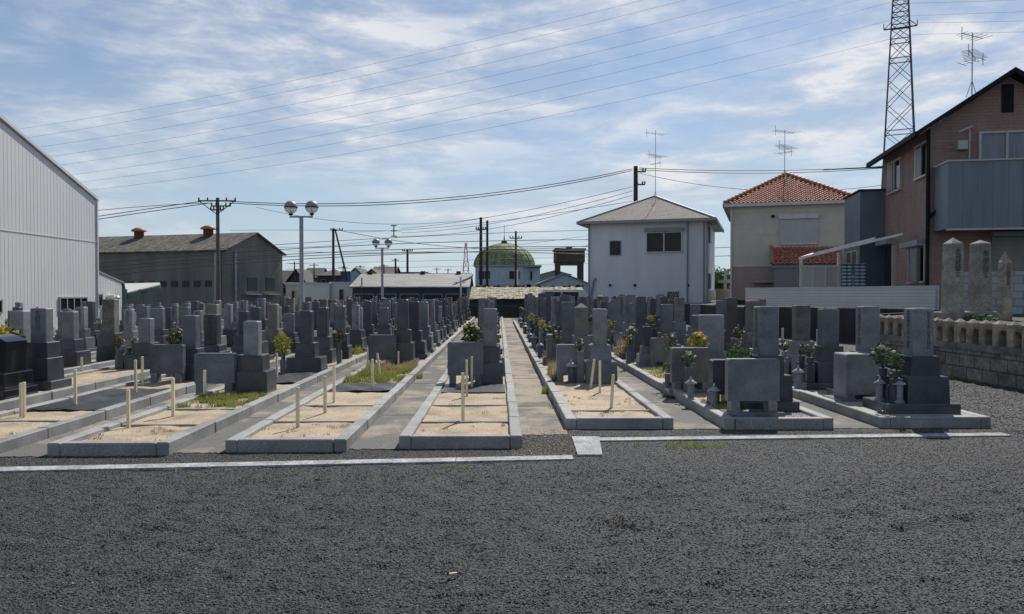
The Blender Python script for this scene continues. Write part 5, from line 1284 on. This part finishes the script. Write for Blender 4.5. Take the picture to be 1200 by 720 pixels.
# lower window with box
swin(1100-15, 1067, 290, 330)
MB().box(-.30, -.0, sideY(1085.5), sideY(1064), sideZ(1075, 289.5), sideZ(1075, 283)).build('shutter_box', 'trim_grey', t)
MB().box(-.22, -.1, sideY(1082), sideY(1074), sideZ(1078, 331), sideZ(1078, 291)).build('shutter', 'shutter_grey', t)
o = MB().box(-.10, -.0, sideY(1049), sideY(1040), sideZ(1045, 337), sideZ(1045, 288)).build('door', 'glass', t); MB().box(-.14, -.0, sideY(1050.5), sideY(1049.1), sideZ(1045, 337), sideZ(1045, 287)).build('frame', 'frame', o)
MB().box(-.4, -.0, sideY(1051), sideY(1038), sideZ(1045, 287), sideZ(1045, 282.5)).build('canopy', 'trim_grey', t)
# downpipe
pp = MB(); pp.cyl((-.08,-.08,0), (-.08,-.08,eh-.1), .06); pp.cyl((.35,-.35,frontZ(1100,240)), (-.08,-.08,frontZ(1092,256)), .05); pp.box(.25,.50,-.45,-.25,frontZ(1100,241),frontZ(1100,236)); pp.build('drainpipe', 'black_metal', t)
# balcony
bd = 1.3; bx0 = frontX(1109.5, bd); bz0, bz1 = frontZ(1110, 268, bd), frontZ(1110, 190, bd); bx1 = FW-.05
m_ = MB(); m_.box(bx0, bx1, -bd, -bd+.06, bz0, bz1); m_.box(bx0, bx0+.06, -bd+.062, -.0, bz0, bz1)
x = bx0+.4
while x < bx1: m_.box(x, x+.012, -bd-.008, -bd-.001, bz0+.02, bz1-.02); x += .42
bo = m_.build('balcony', 'balcony', t)
MB().box(bx0+.07, bx1, -bd+.07, -.0, bz0+.02, bz0+.16).build('balcony_floor', 'trim_grey', bo)
m_ = MB(); m_.box(bx0-.04, bx1, -bd-.05, -bd+.1, bz1+.002, bz1+.05); m_.box(bx0-.04, bx0+.1, -bd+.102, -.0, bz1+.002, bz1+.05); m_.box(bx0-.03, bx1, -bd-.03, -bd+.02, bz0-.06, bz0-.002); m_.build('handrail', 'frame', bo)
# upper window
window(t, frontX(1147), frontX(1238), frontZ(1160, 200), frontZ(1160, 157), 0, 3, 'frame', 'curtain', .10, True, .07)
# wall lamp and pipe
m_ = MB(); xx = frontX(1124); zz = frontZ(1124, 172); m_.box(xx-.14, xx+.14, -.22, -.0, zz-.12, zz+.16); m_.build('wall_box', 'frame', t)
m_ = MB(); m_.bar((xx+.22,-.1,bz1-.2), (xx+.22,-.1,zz+.55), .04); m_.bar((xx-.15,-.3,zz+.42), (xx+.3,-.1,zz+.62), .05); m_.build('bracket', 'frame', t)
# ground floor shutter
o = MB().box(frontX(1161), FW-.4, -.06, -.002, 0.1, frontZ(1180, 278)).build('garage_shutter', 'shutter_grey', t); MB().box(frontX(1160), FW-.3, -.25, -.0, frontZ(1180, 277.5), frontZ(1180, 272)).build('shutter_box', 'trim_grey', o)
# blue-grey extension at the far end of the side wall
exl = Vector(W(1037, 345, 27.5)); 
L0 = sideY(1036.5)
e_ = empty('blue_extension', (0,0,0), 0, None, None); bpy.data.objects.remove(e_)
m_ = MB(); xe = -1.15
# sides: local box from x=-wext..0, y=L0..L0+3
def ext_w(px):      # local -x extent for a pixel at local y = L0
    d = _m @ Vector(((px-600)/F, 0, -1)); s = d.x/d.y
    ox = cB.x+L0*math.sin(ang); oy = BY+L0*math.cos(ang)
    return (ox - s*oy)/(math.cos(ang)+s*math.sin(ang))
we = ext_w(1007)
zt_e = W(1020, 223.5, BY+L0*math.cos(ang)).z-ZB
L1 = L0+3.0
d = _m @ Vector(((989-600)/F, 0, -1)); s = d.x/d.y
ox = cB.x-we*math.cos(ang); oy = BY+we*math.sin(ang)
Lx = (ox-s*oy)/(s*math.cos(ang)-math.sin(ang)); L1 = Lx
m_.box(-we, -.0, L0, L1, 0, zt_e); m_.build('extension_wall', 'ext_grey', t)
zz = W(1022, 283, BY+L0*math.cos(ang)).z-ZB
MB().box(-we+.0, -.002, L0-.02, L0-.002, 0, zz).build('extension_front', 'navy', t)
MB().box(-we-.05, .0, L0-.05, L1+.05, zt_e+.002, zt_e+.07).build('extension_roof', 'dark_roof', t)
window(t, L0+.3, L1-.6, zz-1.3, zz-.35, -we, 2, 'frame', 'glass', .07, True, .05, side='x')
# blinds (two striped screens)
def at_loc(px, Yw):
    p = W(px, 345, Yw); return p.x
m, nt, b = nodes('striped cloth'); uvn = nt.nodes.new('ShaderNodeUVMap'); uvn.uv_map = 'uv'
s_ = nt.nodes.new('ShaderNodeSeparateXYZ'); L(nt, uvn.outputs[0], s_.inputs[0]); dv = N(nt, 'ShaderNodeMath', _operation='DIVIDE'); L(nt, s_.outputs[1], dv.inputs[0]); dv.inputs[1].default_value = .125
fr = N(nt, 'ShaderNodeMath', _operation='FRACT'); L(nt, dv.outputs[0], fr.inputs[0]); L(nt, ramp(nt, fr.outputs[0], [(0, (.03,.06,.12)), (.5, (.03,.07,.14)), (.56, (.30,.38,.44)), (.98, (.30,.38,.44)), (1., (.03,.06,.12))]), b.inputs['Base Color']); M['stripe'] = m
YB = 27.6
for a_, b_, lb in ((985.5, 999, 'left striped blue screen standing behind the slatted fence'), (1000.5, 1014.5, 'right striped blue screen standing behind the slatted fence')):
    xa, xb = W(a_, 345, YB).x, W(b_, 345, YB).x; zt2 = W(a_, 309, YB).z
    m_ = MB(); n = 10
    for i in range(n):
        u0, u1 = xa+(xb-xa)*i/n, xa+(xb-xa)*(i+1)/n; q0, q1 = .02*math.sin(i*1.3), .02*math.sin((i+1)*1.3)
        m_.add([(u0,YB+q0,TZ),(u1,YB+q1,TZ),(u1,YB+q1,zt2),(u0,YB+q0,zt2),(u0,YB+q0+.015,TZ),(u1,YB+q1+.015,TZ),(u1,YB+q1+.015,zt2),(u0,YB+q0+.015,zt2)], [(0,3,2,1),(4,5,6,7),(0,1,5,4),(1,2,6,5),(2,3,7,6),(3,0,4,7)])
    o = m_.build('striped_screen', 'stripe'); tag(o, lb, 'screen', 'striped screens behind the slatted fence')
# lean-to canopy with frosted panels
YC_ = 30.0
t = empty('terrace_canopy', (W(960,345,YC_).x, YC_, TZ-.03), 0, 'white framed lean-to canopy with frosted panels beside the brown house', 'canopy')
x0 = W(937.5,345,YC_).x-W(960,345,YC_).x; x1 = W(982,345,YC_).x-W(960,345,YC_).x; b0z = W(940,337,YC_).z-TZ; b1z = W(940,306,YC_).z-TZ
MB().box(x0, x1, 0, .02, .1, b1z-.2).build('frosted_panel', 'poly', t)
m_ = MB()
for i in range(4): xx = x0+(x1-x0)*i/3; m_.box(xx-.025, xx+.025, -.04, -.002, 0, b1z-.15)
m_.box(x0-.02, x1+.02, -.05, -.002, b1z-.22, b1z-.15); m_.build('panel_frame', 'trim_white', t)
pA = W(937, 303, YC_+.3); pB = W(1059, 274.5, 26.4); ori = Vector((W(960,345,YC_).x, YC_, TZ-.03))
m_ = MB(); m_.bar(pA-ori, pB-ori, .09); pC = W(937, 306, YC_+2.6); m_.bar(pC-ori+Vector((.6,0,.3)), pB-ori+Vector((0,2.0,0)), .08); m_.bar(pA-ori, pC-ori+Vector((.6,0,.3)), .08); m_.build('beam', 'trim_white', t)
for px, in ((939,), (983,)):
    xx = W(px,345,YC_).x-ori.x; f_ = (px-937)/(1059-937); m_ = MB(); m_.bar((xx, .0, 0), (xx, .05, pA.z+(pB.z-pA.z)*f_-ori.z-.04), .09); m_.build('post', 'trim_white', t)
antenna(1139, 39, 106, BY+3.0, 'television antenna with small box on the brown house roof', .8)

# small things and tree between white and cream houses
r = random.Random(31)
def tree(px, pt, Y, rad, lab, mat='leaf2', n=2600):
    p = W(px, pt, Y); t = empty('tree', (p.x, Y, 0), 0, lab, 'tree')
    tr = MB(); H = p.z; tr.cyl((0,0,0), (0,0,H*.6), .2, .12, 8)
    for i in range(6):
        a = i*1.05; tr.cyl((0,0,H*.4), (math.cos(a)*rad*.5, math.sin(a)*rad*.5, H*.75), .08, .03, 6)
    tr.build('trunk', 'trunk', t)
    c_ = MB()
    for i in range(16):
        a = r.uniform(0, 6.28); q = rad*math.sqrt(r.random())*.75
        leaf_blob(c_, (q*math.cos(a), q*math.sin(a), H-rad*.6+r.uniform(-.7, .1)*rad*.7), rad*.42, rad*.36, n//16, .16, r)
    c_.build('crown', mat, t, uv=False, fix=False)
tree(848, 305, 62, 2.2, 'bushy green tree seen between the white and cream houses')
tree(876, 308, 66, 2.6, 'green tree crown behind the corner of the cream house')
t = empty('utility_box_post', (W(850,345,52).x, 52, TZ), 0, 'white meter post and boxes standing between the two houses', 'post')
MB().bar((0,0,0),(0,0,2.2),.16).build('post','trim_white',t); MB().box(-.5,.35,-.15,.1,1.3,1.5).build('bracket','trim_white',t); MB().box(-.6,.6,-.2,.2,.1,.9).build('meter_box','cream',t)

# ------------------------------------------------------------------ poles
def pole(px, pt, Y, lab, r0=.15, mat='pole', arms=(), cat='utility pole', name='utility_pole'):
    p = W(px, pt, Y); t = empty(name, (p.x, Y, 0), 0, lab, cat)
    MB().cyl((0,0,0), (0,0,p.z), r0*1.25, r0, 10).build('shaft', mat, t)
    for dz_, w_, sh_ in arms:
        m_ = MB(); m_.box(-w_/2+sh_, w_/2+sh_, -.05-r0, .05-r0, p.z-dz_, p.z-dz_+.10)
        o = m_.build('crossarm', 'pole_dark', t)
        for q in (-.48, -.25, .25, .48) if Y < 100 else ():
            MB().lathe(q*w_+sh_, -r0, [(.05, p.z-dz_+.10), (.07, p.z-dz_+.2), (.03, p.z-dz_+.32)], 6).build('insulator', 'pole_dark', o)
    return t
t = pole(255, 232, 60, 'concrete utility pole with crossarms in front of the old hall', .13, 'pole', ((.3, 2.9, 0), (.7, 1.5, .3), (1.0, 1.0, 0)))
m_ = MB(); z_ = W(255, 232, 60).z
for sx in (-1, 1): m_.cyl((sx*1.4,-.17,z_-.25), (0,-.17,z_-1.3), .035, n=5)
m_.build('arm_brace', 'pole_dark', t)
t = pole(390.5, 268, 85, 'braced dark timber pole with slanting strut', .13, 'pole_dark', ((.25, 1.3, .4),))
z_ = W(390.5, 268, 85).z; m_ = MB(); x_ = W(408, 322, 85).x-W(390.5, 268, 85).x; m_.cyl((.2,0,z_-.1), (x_*1.45, 0, 0), .09, .12, 8); m_.build('strut', 'pole_dark', t)
pole(477.5, 292, 95, 'thin utility pole with a crossarm right of the farther lamp', .13, 'pole_dark', ((.3, 1.3, 0),))
pole(463.5, 303, 105, 'short pole carrying a transformer between lamp and thin pole', .12, 'pole_dark', ((.3, 1.0, 0),))
pole(563.5, 255, 72, 'left one of two dark timber poles before the green dome', .13, 'pole_dark', ((1.2, .9, 0),))
pole(571, 258.5, 73, 'right one of two dark timber poles before the green dome', .11, 'pole_dark')
pole(604.5, 271, 90, 'dark pole in front of the right half of the green dome', .12, 'pole_dark', ((.9, 1.4, 0),))
pole(745, 195, 60, 'dark pole standing behind the white house roof', .17, 'pole_dark', ((.5, .9, .3), (1.5, .8, .3)))
pole(606.5, 316, 63, 'slim pale post with small crosspiece before the domed building', .06, 'trim_white', cat='post', name='lamp_post')
pole(540, 325, 64, 'slim pale pole in front of the long shed', .07, 'trim_white', cat='post', name='thin_post')
pole(424, 326, 66, 'thin grey post at the left end of the long shed', .05, 'pole', cat='post', name='thin_post')
pole(252, 296, 66, 'grey pipe pole at the corner of the old hall', .07, 'galv', cat='post', name='pipe_pole')
for x, y, Y, lb in ((345, 307, 110, 'rooftop pole left of the nearer lamp'), (368, 309, 115, 'thin mast above the small grey house'), (422, 311, 118, 'thin mast above the gabled houses'), (450, 310, 120, 'mast just right of the farther lamp'),
                    (402, 312, 121, 'short mast beside the braced pole'), (512, 314, 140, 'small mast above the long shed'), (525, 315, 150, 'faint mast left of the lattice mast')):
    pole(x, y, Y, 'distant ' + lb, .08, 'pole_dark', ((.3, 1.4, 0),), cat='post', name='distant_pole')
# red and white lattice mast
p = W(546, 285, 420); t = empty('lattice_mast', (p.x, 420, 0), 0, 'distant red and white lattice mast above the long shed', 'mast')
for i in range(6):
    z0_, z1_ = p.z*i/6, p.z*(i+1)/6; a, b = 2.6*(1-i/7), 2.6*(1-(i+1)/7); m_ = MB()
    for sx in (-1, 1):
        for sy in (-1, 1): m_.bar((sx*a,sy*a,z0_), (sx*b,sy*b,z1_), .35)
    m_.bar((-a,-a,z0_), (b,-b,z1_), .22); m_.bar((a,-a,z0_), (-b,-b,z1_), .22); m_.box(-b,b,-b,b,z1_-.2,z1_)
    m_.build('mast_section', 'red_paint' if i % 2 else 'trim_white', t)
# big pylon
PY = 160; pc = W(1054, 165, PY); t = empty('transmission_pylon', (pc.x, PY, 0), -R(27), 'tall grey lattice transmission pylon behind the brown house', 'pylon')
def hwid(z): return 4.3-(4.3-1.45)*z/63 if z < 63 else max(.9, 1.45-(z-63)*.03)
levels = [0, 9, 17, 24, 30, 35.5, 41, 46, 50.5, 54.5, 57.5, 60, 62.5, 65, 68, 71, 74, 77, 80]
legs = {}
for sx in (-1, 1):
    for sy in (-1, 1):
        m_ = MB(); m_.bar((sx*hwid(0),sy*hwid(0),0), (sx*1.45,sy*1.45,63), .30, .24); m_.bar((sx*1.45,sy*1.45,63), (sx*hwid(80),sy*hwid(80),80), .26); m_.build('leg', 'pylon', t)
for i, (a, b) in enumerate(zip(levels[:-1], levels[1:])):
    m_ = MB(); wa, wb = hwid(a), hwid(b)
    for k in range(4):
        c0, s0 = [(1,1),(1,-1),(-1,-1),(-1,1)][k]; c1, s1 = [(1,-1),(-1,-1),(-1,1),(1,1)][k]
        m_.bar((c0*wa,s0*wa,a), (c1*wb,s1*wb,b), .11); m_.bar((c1*wa,s1*wa,a), (c0*wb,s0*wb,b), .11)
        if i % 4 == 1 or a > 50: m_.bar((c0*wa,s0*wa,a), (c1*wa,s1*wa,a), .16)
    m_.build('bracing', 'pylon', t)
for z in (57.2, 66, 73, 79):
    m_ = MB(); w_ = hwid(z)+(1.4 if z < 60 else 3.0)
    m_.bar((-w_,0,z), (w_,0,z), .24); m_.bar((-w_,0,z), (-hwid(z),0,z+1.4), .14); m_.bar((w_,0,z), (hwid(z),0,z+1.4), .14); m_.bar((-w_,-.1,z),(-w_,-.1,z+1.2),.16); m_.bar((w_,-.1,z),(w_,-.1,z+1.2),.16)
    m_.build('crossarm', 'pylon', t)

# ------------------------------------------------------------------ wires
def quad(p0, pm, p1, n=24):
    "parabola through three points (pm at its own parameter)"
    s = (pm-p0).length/((pm-p0).length+(p1-pm).length)
    c = (pm - p0*(1-s)**2 - p1*s**2)/(2*s*(1-s))
    return [p0*(1-u)**2 + c*2*u*(1-u) + p1*u*u for u in [i/n for i in range(n+1)]]
def wire(a, m, b, r, lab, grp):
    pa, pb_ = W(*a), W(*b)
    s = ((Vector(m)-Vector(a[:2])).length)/((Vector(m)-Vector(a[:2])).length+(Vector(b[:2])-Vector(m)).length)
    Ym = 1/((1-s)/a[2]+s/b[2])
    pts = quad(pa, W(m[0], m[1], Ym), pb_)
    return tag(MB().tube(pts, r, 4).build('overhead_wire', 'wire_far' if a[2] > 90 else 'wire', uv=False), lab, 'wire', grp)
HV = [((20,150), (600,38), (1044,-78)), ((30,161), (600,50), (1044,-64)), ((42,170), (600,68), (1044,-45)), ((55,180), (600,84), (1044,-27)), ((68,190), (600,98), (1044,-10)), ((80,200), (600,113), (1043,3)), ((92,208), (600,128), (1043,24)), ((105,215), (600,145), (1043,46))]
for i, (a, m_, b) in enumerate(HV):
    wire((a[0]-170, a[1]+24, 230), m_, (b[0], b[1], PY), .028, f'{ORD[i+1]} power line from the top among those sweeping left from the pylon', 'power lines left of the pylon')
for i, (y0, ym, y1) in enumerate(((-20, -16, -20), (4, 2, -3), (19, 16, 12), (27, 26, 23), (41, 39, 36))):
    wire((1061, y0, PY), (1140, ym), (1260, y1, PY-20), .028, f'{ORD[i+1]} power line from the top right of the pylon', 'power lines right of the pylon')
LV = [((-40,278,64), (113,254), (244,235,60), 'upper wire left of the utility pole'), ((-40,282,64), (113,257.5), (247,238,60), 'lower wire left of the utility pole'), 
      ((266,236,60), (500,234), (741,198,60), 'long sagging cable between the utility pole and the dark pole'), ((268,238,60), (470,239), (741,200,60), 'second long cable between utility pole and dark pole'),
      ((749,197,60), (900,200), (1035,195,60), 'upper cable from the dark pole to the brown house'), ((749,199,60), (900,203), (1035,197,60), 'lower cable from the dark pole to the brown house'),
      ((391,268.5,85), (470,283), (690,288,85), 'wire drooping right from the braced pole'),
      ((60,314,66), (254,297.5), (690,281,66), 'topmost low cable crossing before the old hall'), ((60,318,66), (254,303), (690,289,66), 'second low cable crossing before the old hall'),
      ((60,324,66), (254,306), (690,298,66), 'third low cable crossing before the old hall'), ((60,330,66), (254,311), (690,293.5,66), 'fourth low cable crossing before the old hall'),
      ((470,268,95), (600,250), (741,219,60), 'first thin wire rising to the dark pole'), ((470,273,95), (600,258), (741,224,60), 'second thin wire rising to the dark pole'), ((470,277,95), (600,264), (741,229,60), 'third thin wire rising to the dark pole'),
      ((270,270,100), (380,270), (470,271,95), 'high thin wire left of the hanging spacer'), ((320,290,100), (400,287), (470,277,95), 'low thin wire left of the hanging spacer'),
      ((300,243,90), (430,262), (600,250,90), 'faint thin wire dipping behind the nearer lamp'), ((410,272,110), (560,262), (741,236,62), 'faint thin wire rising behind the two dark poles'),
      ((335,294,100), (470,296), (690,276,100), 'thin wire passing over the farther lamp'), ((335,309,100), (500,306), (690,301,100), 'thin wire passing just over the long shed'), ((335,316,105), (500,313), (690,309,105), 'lowest thin wire over the long shed'),
      ((-40,268,64), (113,247), (244,238,60), 'faint thin wire left of the utility pole'), ((60,309,68), (254,292), (690,270,68), 'thin wire above the low cables crossing the old hall'),
      ((749,203,60), (870,222), (1035,217,60), 'thin lower wire from the dark pole to the brown house'),
      ((780,294,62), (850,290), (1000,284,62), 'cable seen between the two pale houses, upper'), ((780,302,62), (850,300), (1000,296,62), 'cable seen between the two pale houses, lower')]
for a, m_, b, lb in LV:
    wire(a, m_, b, .03 if 'thin' not in lb else .022, lb, 'service cables between the poles')
# thick spiral-wrapped piece of cable
pa = W(965, 199, 60); pb_ = W(1035, 196, 60)
tag(MB().tube([pa+(pb_-pa)*i/6 for i in range(7)], .05, 8).build('cable_sleeve', 'wire', uv=False), 'thick dark sleeve on the cable left of the brown house', 'cable sleeve')
m_ = MB(); p = W(461.5, 264.5, 95); q = W(461.5, 277, 95); m_.bar(p, q, .12)
for i in range(3): c = p+(q-p)*(i*.5); m_.bar(c-Vector((.35,0,0)), c+Vector((.35,0,0)), .12)
tag(m_.build('wire_spacer', 'pole_dark', uv=False), 'dark spacer hanging on the thin wires above the farther lamp', 'wire spacer')

# ------------------------------------------------------------------ sun and sky
SUN_EL, SUN_AZ = 47, 22       # azimuth measured clockwise from +Y (the way the rows run)
sun = bpy.data.objects.new('sun', bpy.data.lights.new('sun', 'SUN')); C.objects.link(sun)
sun.data.energy = 4.9; sun.data.angle = R(.55); sun.data.color = (1, .955, .88)
d = Vector((math.sin(R(SUN_AZ))*math.cos(R(SUN_EL)), math.cos(R(SUN_AZ))*math.cos(R(SUN_EL)), math.sin(R(SUN_EL))))
sun.rotation_euler = (-d).to_track_quat('-Z', 'Y').to_euler()
wd = bpy.data.worlds.new('World'); sc.world = wd; wd.use_nodes = True; nt = wd.node_tree
bg = nt.nodes['Background']; bg.inputs['Strength'].default_value = .1
sky = nt.nodes.new('ShaderNodeTexSky'); sky.sky_type = 'NISHITA'; sky.sun_disc = False; sky.sun_elevation = R(SUN_EL); sky.sun_rotation = R(SUN_AZ)
sky.air_density = 1.0; sky.dust_density = .6; sky.ozone_density = 1.5
tc = nt.nodes.new('ShaderNodeTexCoord'); sp = nt.nodes.new('ShaderNodeSeparateXYZ'); L(nt, tc.outputs['Generated'], sp.inputs[0])
mx = N(nt, 'ShaderNodeMath', _operation='MAXIMUM'); L(nt, sp.outputs[2], mx.inputs[0]); mx.inputs[1].default_value = 0
ad = N(nt, 'ShaderNodeMath', _operation='ADD'); L(nt, mx.outputs[0], ad.inputs[0]); ad.inputs[1].default_value = .17
dx = N(nt, 'ShaderNodeMath', _operation='DIVIDE'); L(nt, sp.outputs[0], dx.inputs[0]); L(nt, sp.outputs[1], dx.inputs[1])
zz_ = N(nt, 'ShaderNodeMath', _operation='POWER'); L(nt, mx.outputs[0], zz_.inputs[0]); zz_.inputs[1].default_value = .8
cb = nt.nodes.new('ShaderNodeCombineXYZ'); L(nt, sp.outputs[0], cb.inputs[0]); L(nt, zz_.outputs[0], cb.inputs[1]); L(nt, sp.outputs[1], cb.inputs[2])
def cloud(scale, stretch, rot, off, detail=9.0, dist=.3, rough=.6):
    mp = N(nt, 'ShaderNodeMapping'); mp.inputs['Rotation'].default_value = (0, 0, R(rot)); mp.inputs['Scale'].default_value = stretch; mp.inputs['Location'].default_value = off
    L(nt, cb.outputs[0], mp.inputs[0])
    n = N(nt, 'ShaderNodeTexNoise', Scale=scale, Detail=detail, Roughness=rough, Distortion=dist); L(nt, mp.outputs[0], n.inputs['Vector'])
    return n.outputs['Fac']
def addm(a, b, op='ADD', clamp=False):
    m = N(nt, 'ShaderNodeMath', _operation=op); m.use_clamp = clamp
    for i, v in enumerate((a, b)):
        if isinstance(v, bpy.types.NodeSocket): L(nt, v, m.inputs[i])
        else: m.inputs[i].default_value = v
    return m.outputs[0]
veil = cloud(2.6, (1.0, 2.4, 1), -16, (0.4, 2.2, 0), 5.0, .2, .5)
puff = cloud(11, (.8, 2.4, 1), -17, (1.4, .2, 0), 10.0, .25, .62)
streak = cloud(6, (.6, 3.6, 1), -20, (7.4, .9, 0), 7.0, .4, .6)
def bank(x, z, rx, rz, amp, rot=0.0):
    "a bank of cloud centred on a direction of the sky"
    mp = N(nt, 'ShaderNodeMapping', _vector_type='TEXTURE'); mp.inputs['Location'].default_value = (x, z, 0); mp.inputs['Rotation'].default_value = (0, 0, R(rot)); mp.inputs['Scale'].default_value = (rx, rz, 1)
    c = nt.nodes.new('ShaderNodeCombineXYZ'); L(nt, sp.outputs[0], c.inputs[0]); L(nt, sp.outputs[2], c.inputs[1]); L(nt, c.outputs[0], mp.inputs[0])
    g_ = nt.nodes.new('ShaderNodeTexGradient'); g_.gradient_type = 'QUADRATIC_SPHERE'; L(nt, mp.outputs[0], g_.inputs[0])
    return addm(g_.outputs['Fac'], amp, 'MULTIPLY')
bias = 0.0
for b_ in ((-.50, .33, .75, .30, .22, 8), (-.22, .22, .60, .16, .30, 14), (.12, .36, .40, .14, .22, 12), (.36, .21, .30, .13, .34, 6), (.50, .30, .30, .2, .22, 0), (.20, .15, .28, .07, .26, 8), (-.08, .10, .30, .07, .26, 4), (-.45, .09, .2, .06, .24, -20), (.26, .13, .22, .04, .12, 10)):
    bias = addm(bias, bank(*b_))
cov = ramp(nt, addm(addm(veil, .8, 'MULTIPLY'), bias), [(.34, .0), (.47, .5), (.62, 1.)])
tex = ramp(nt, addm(addm(puff, .55, 'MULTIPLY'), addm(streak, .45, 'MULTIPLY')), [(.42, .0), (.50, .45), (.58, 1.)])
fac = addm(addm(cov, .42, 'MULTIPLY'), addm(addm(cov, tex, 'MULTIPLY'), .54, 'MULTIPLY'))
ccol = mixc(nt, tex, (4.8, 5.4, 6.5), (8.0, 8.15, 8.5))
hz = ramp(nt, sp.outputs[2], [(0., .95), (.08, .6), (.2, .2), (.38, 0.)])
skyt = mixc(nt, 1.0, sky.outputs[0], (.66, .79, .91), 'MULTIPLY')
skyc = mixc(nt, hz, skyt, (5.5, 6.5, 7.35))
final = mixc(nt, fac, skyc, ccol)
L(nt, final, bg.inputs['Color'])

# ------------------------------------------------------------------ view
sc.view_settings.view_transform = 'Standard'; sc.view_settings.look = 'None'; sc.view_settings.exposure = 0; sc.view_settings.gamma = 1
sc.view_settings.use_curve_mapping = False
sc.cycles.max_bounces = 6; sc.cycles.use_denoising = True
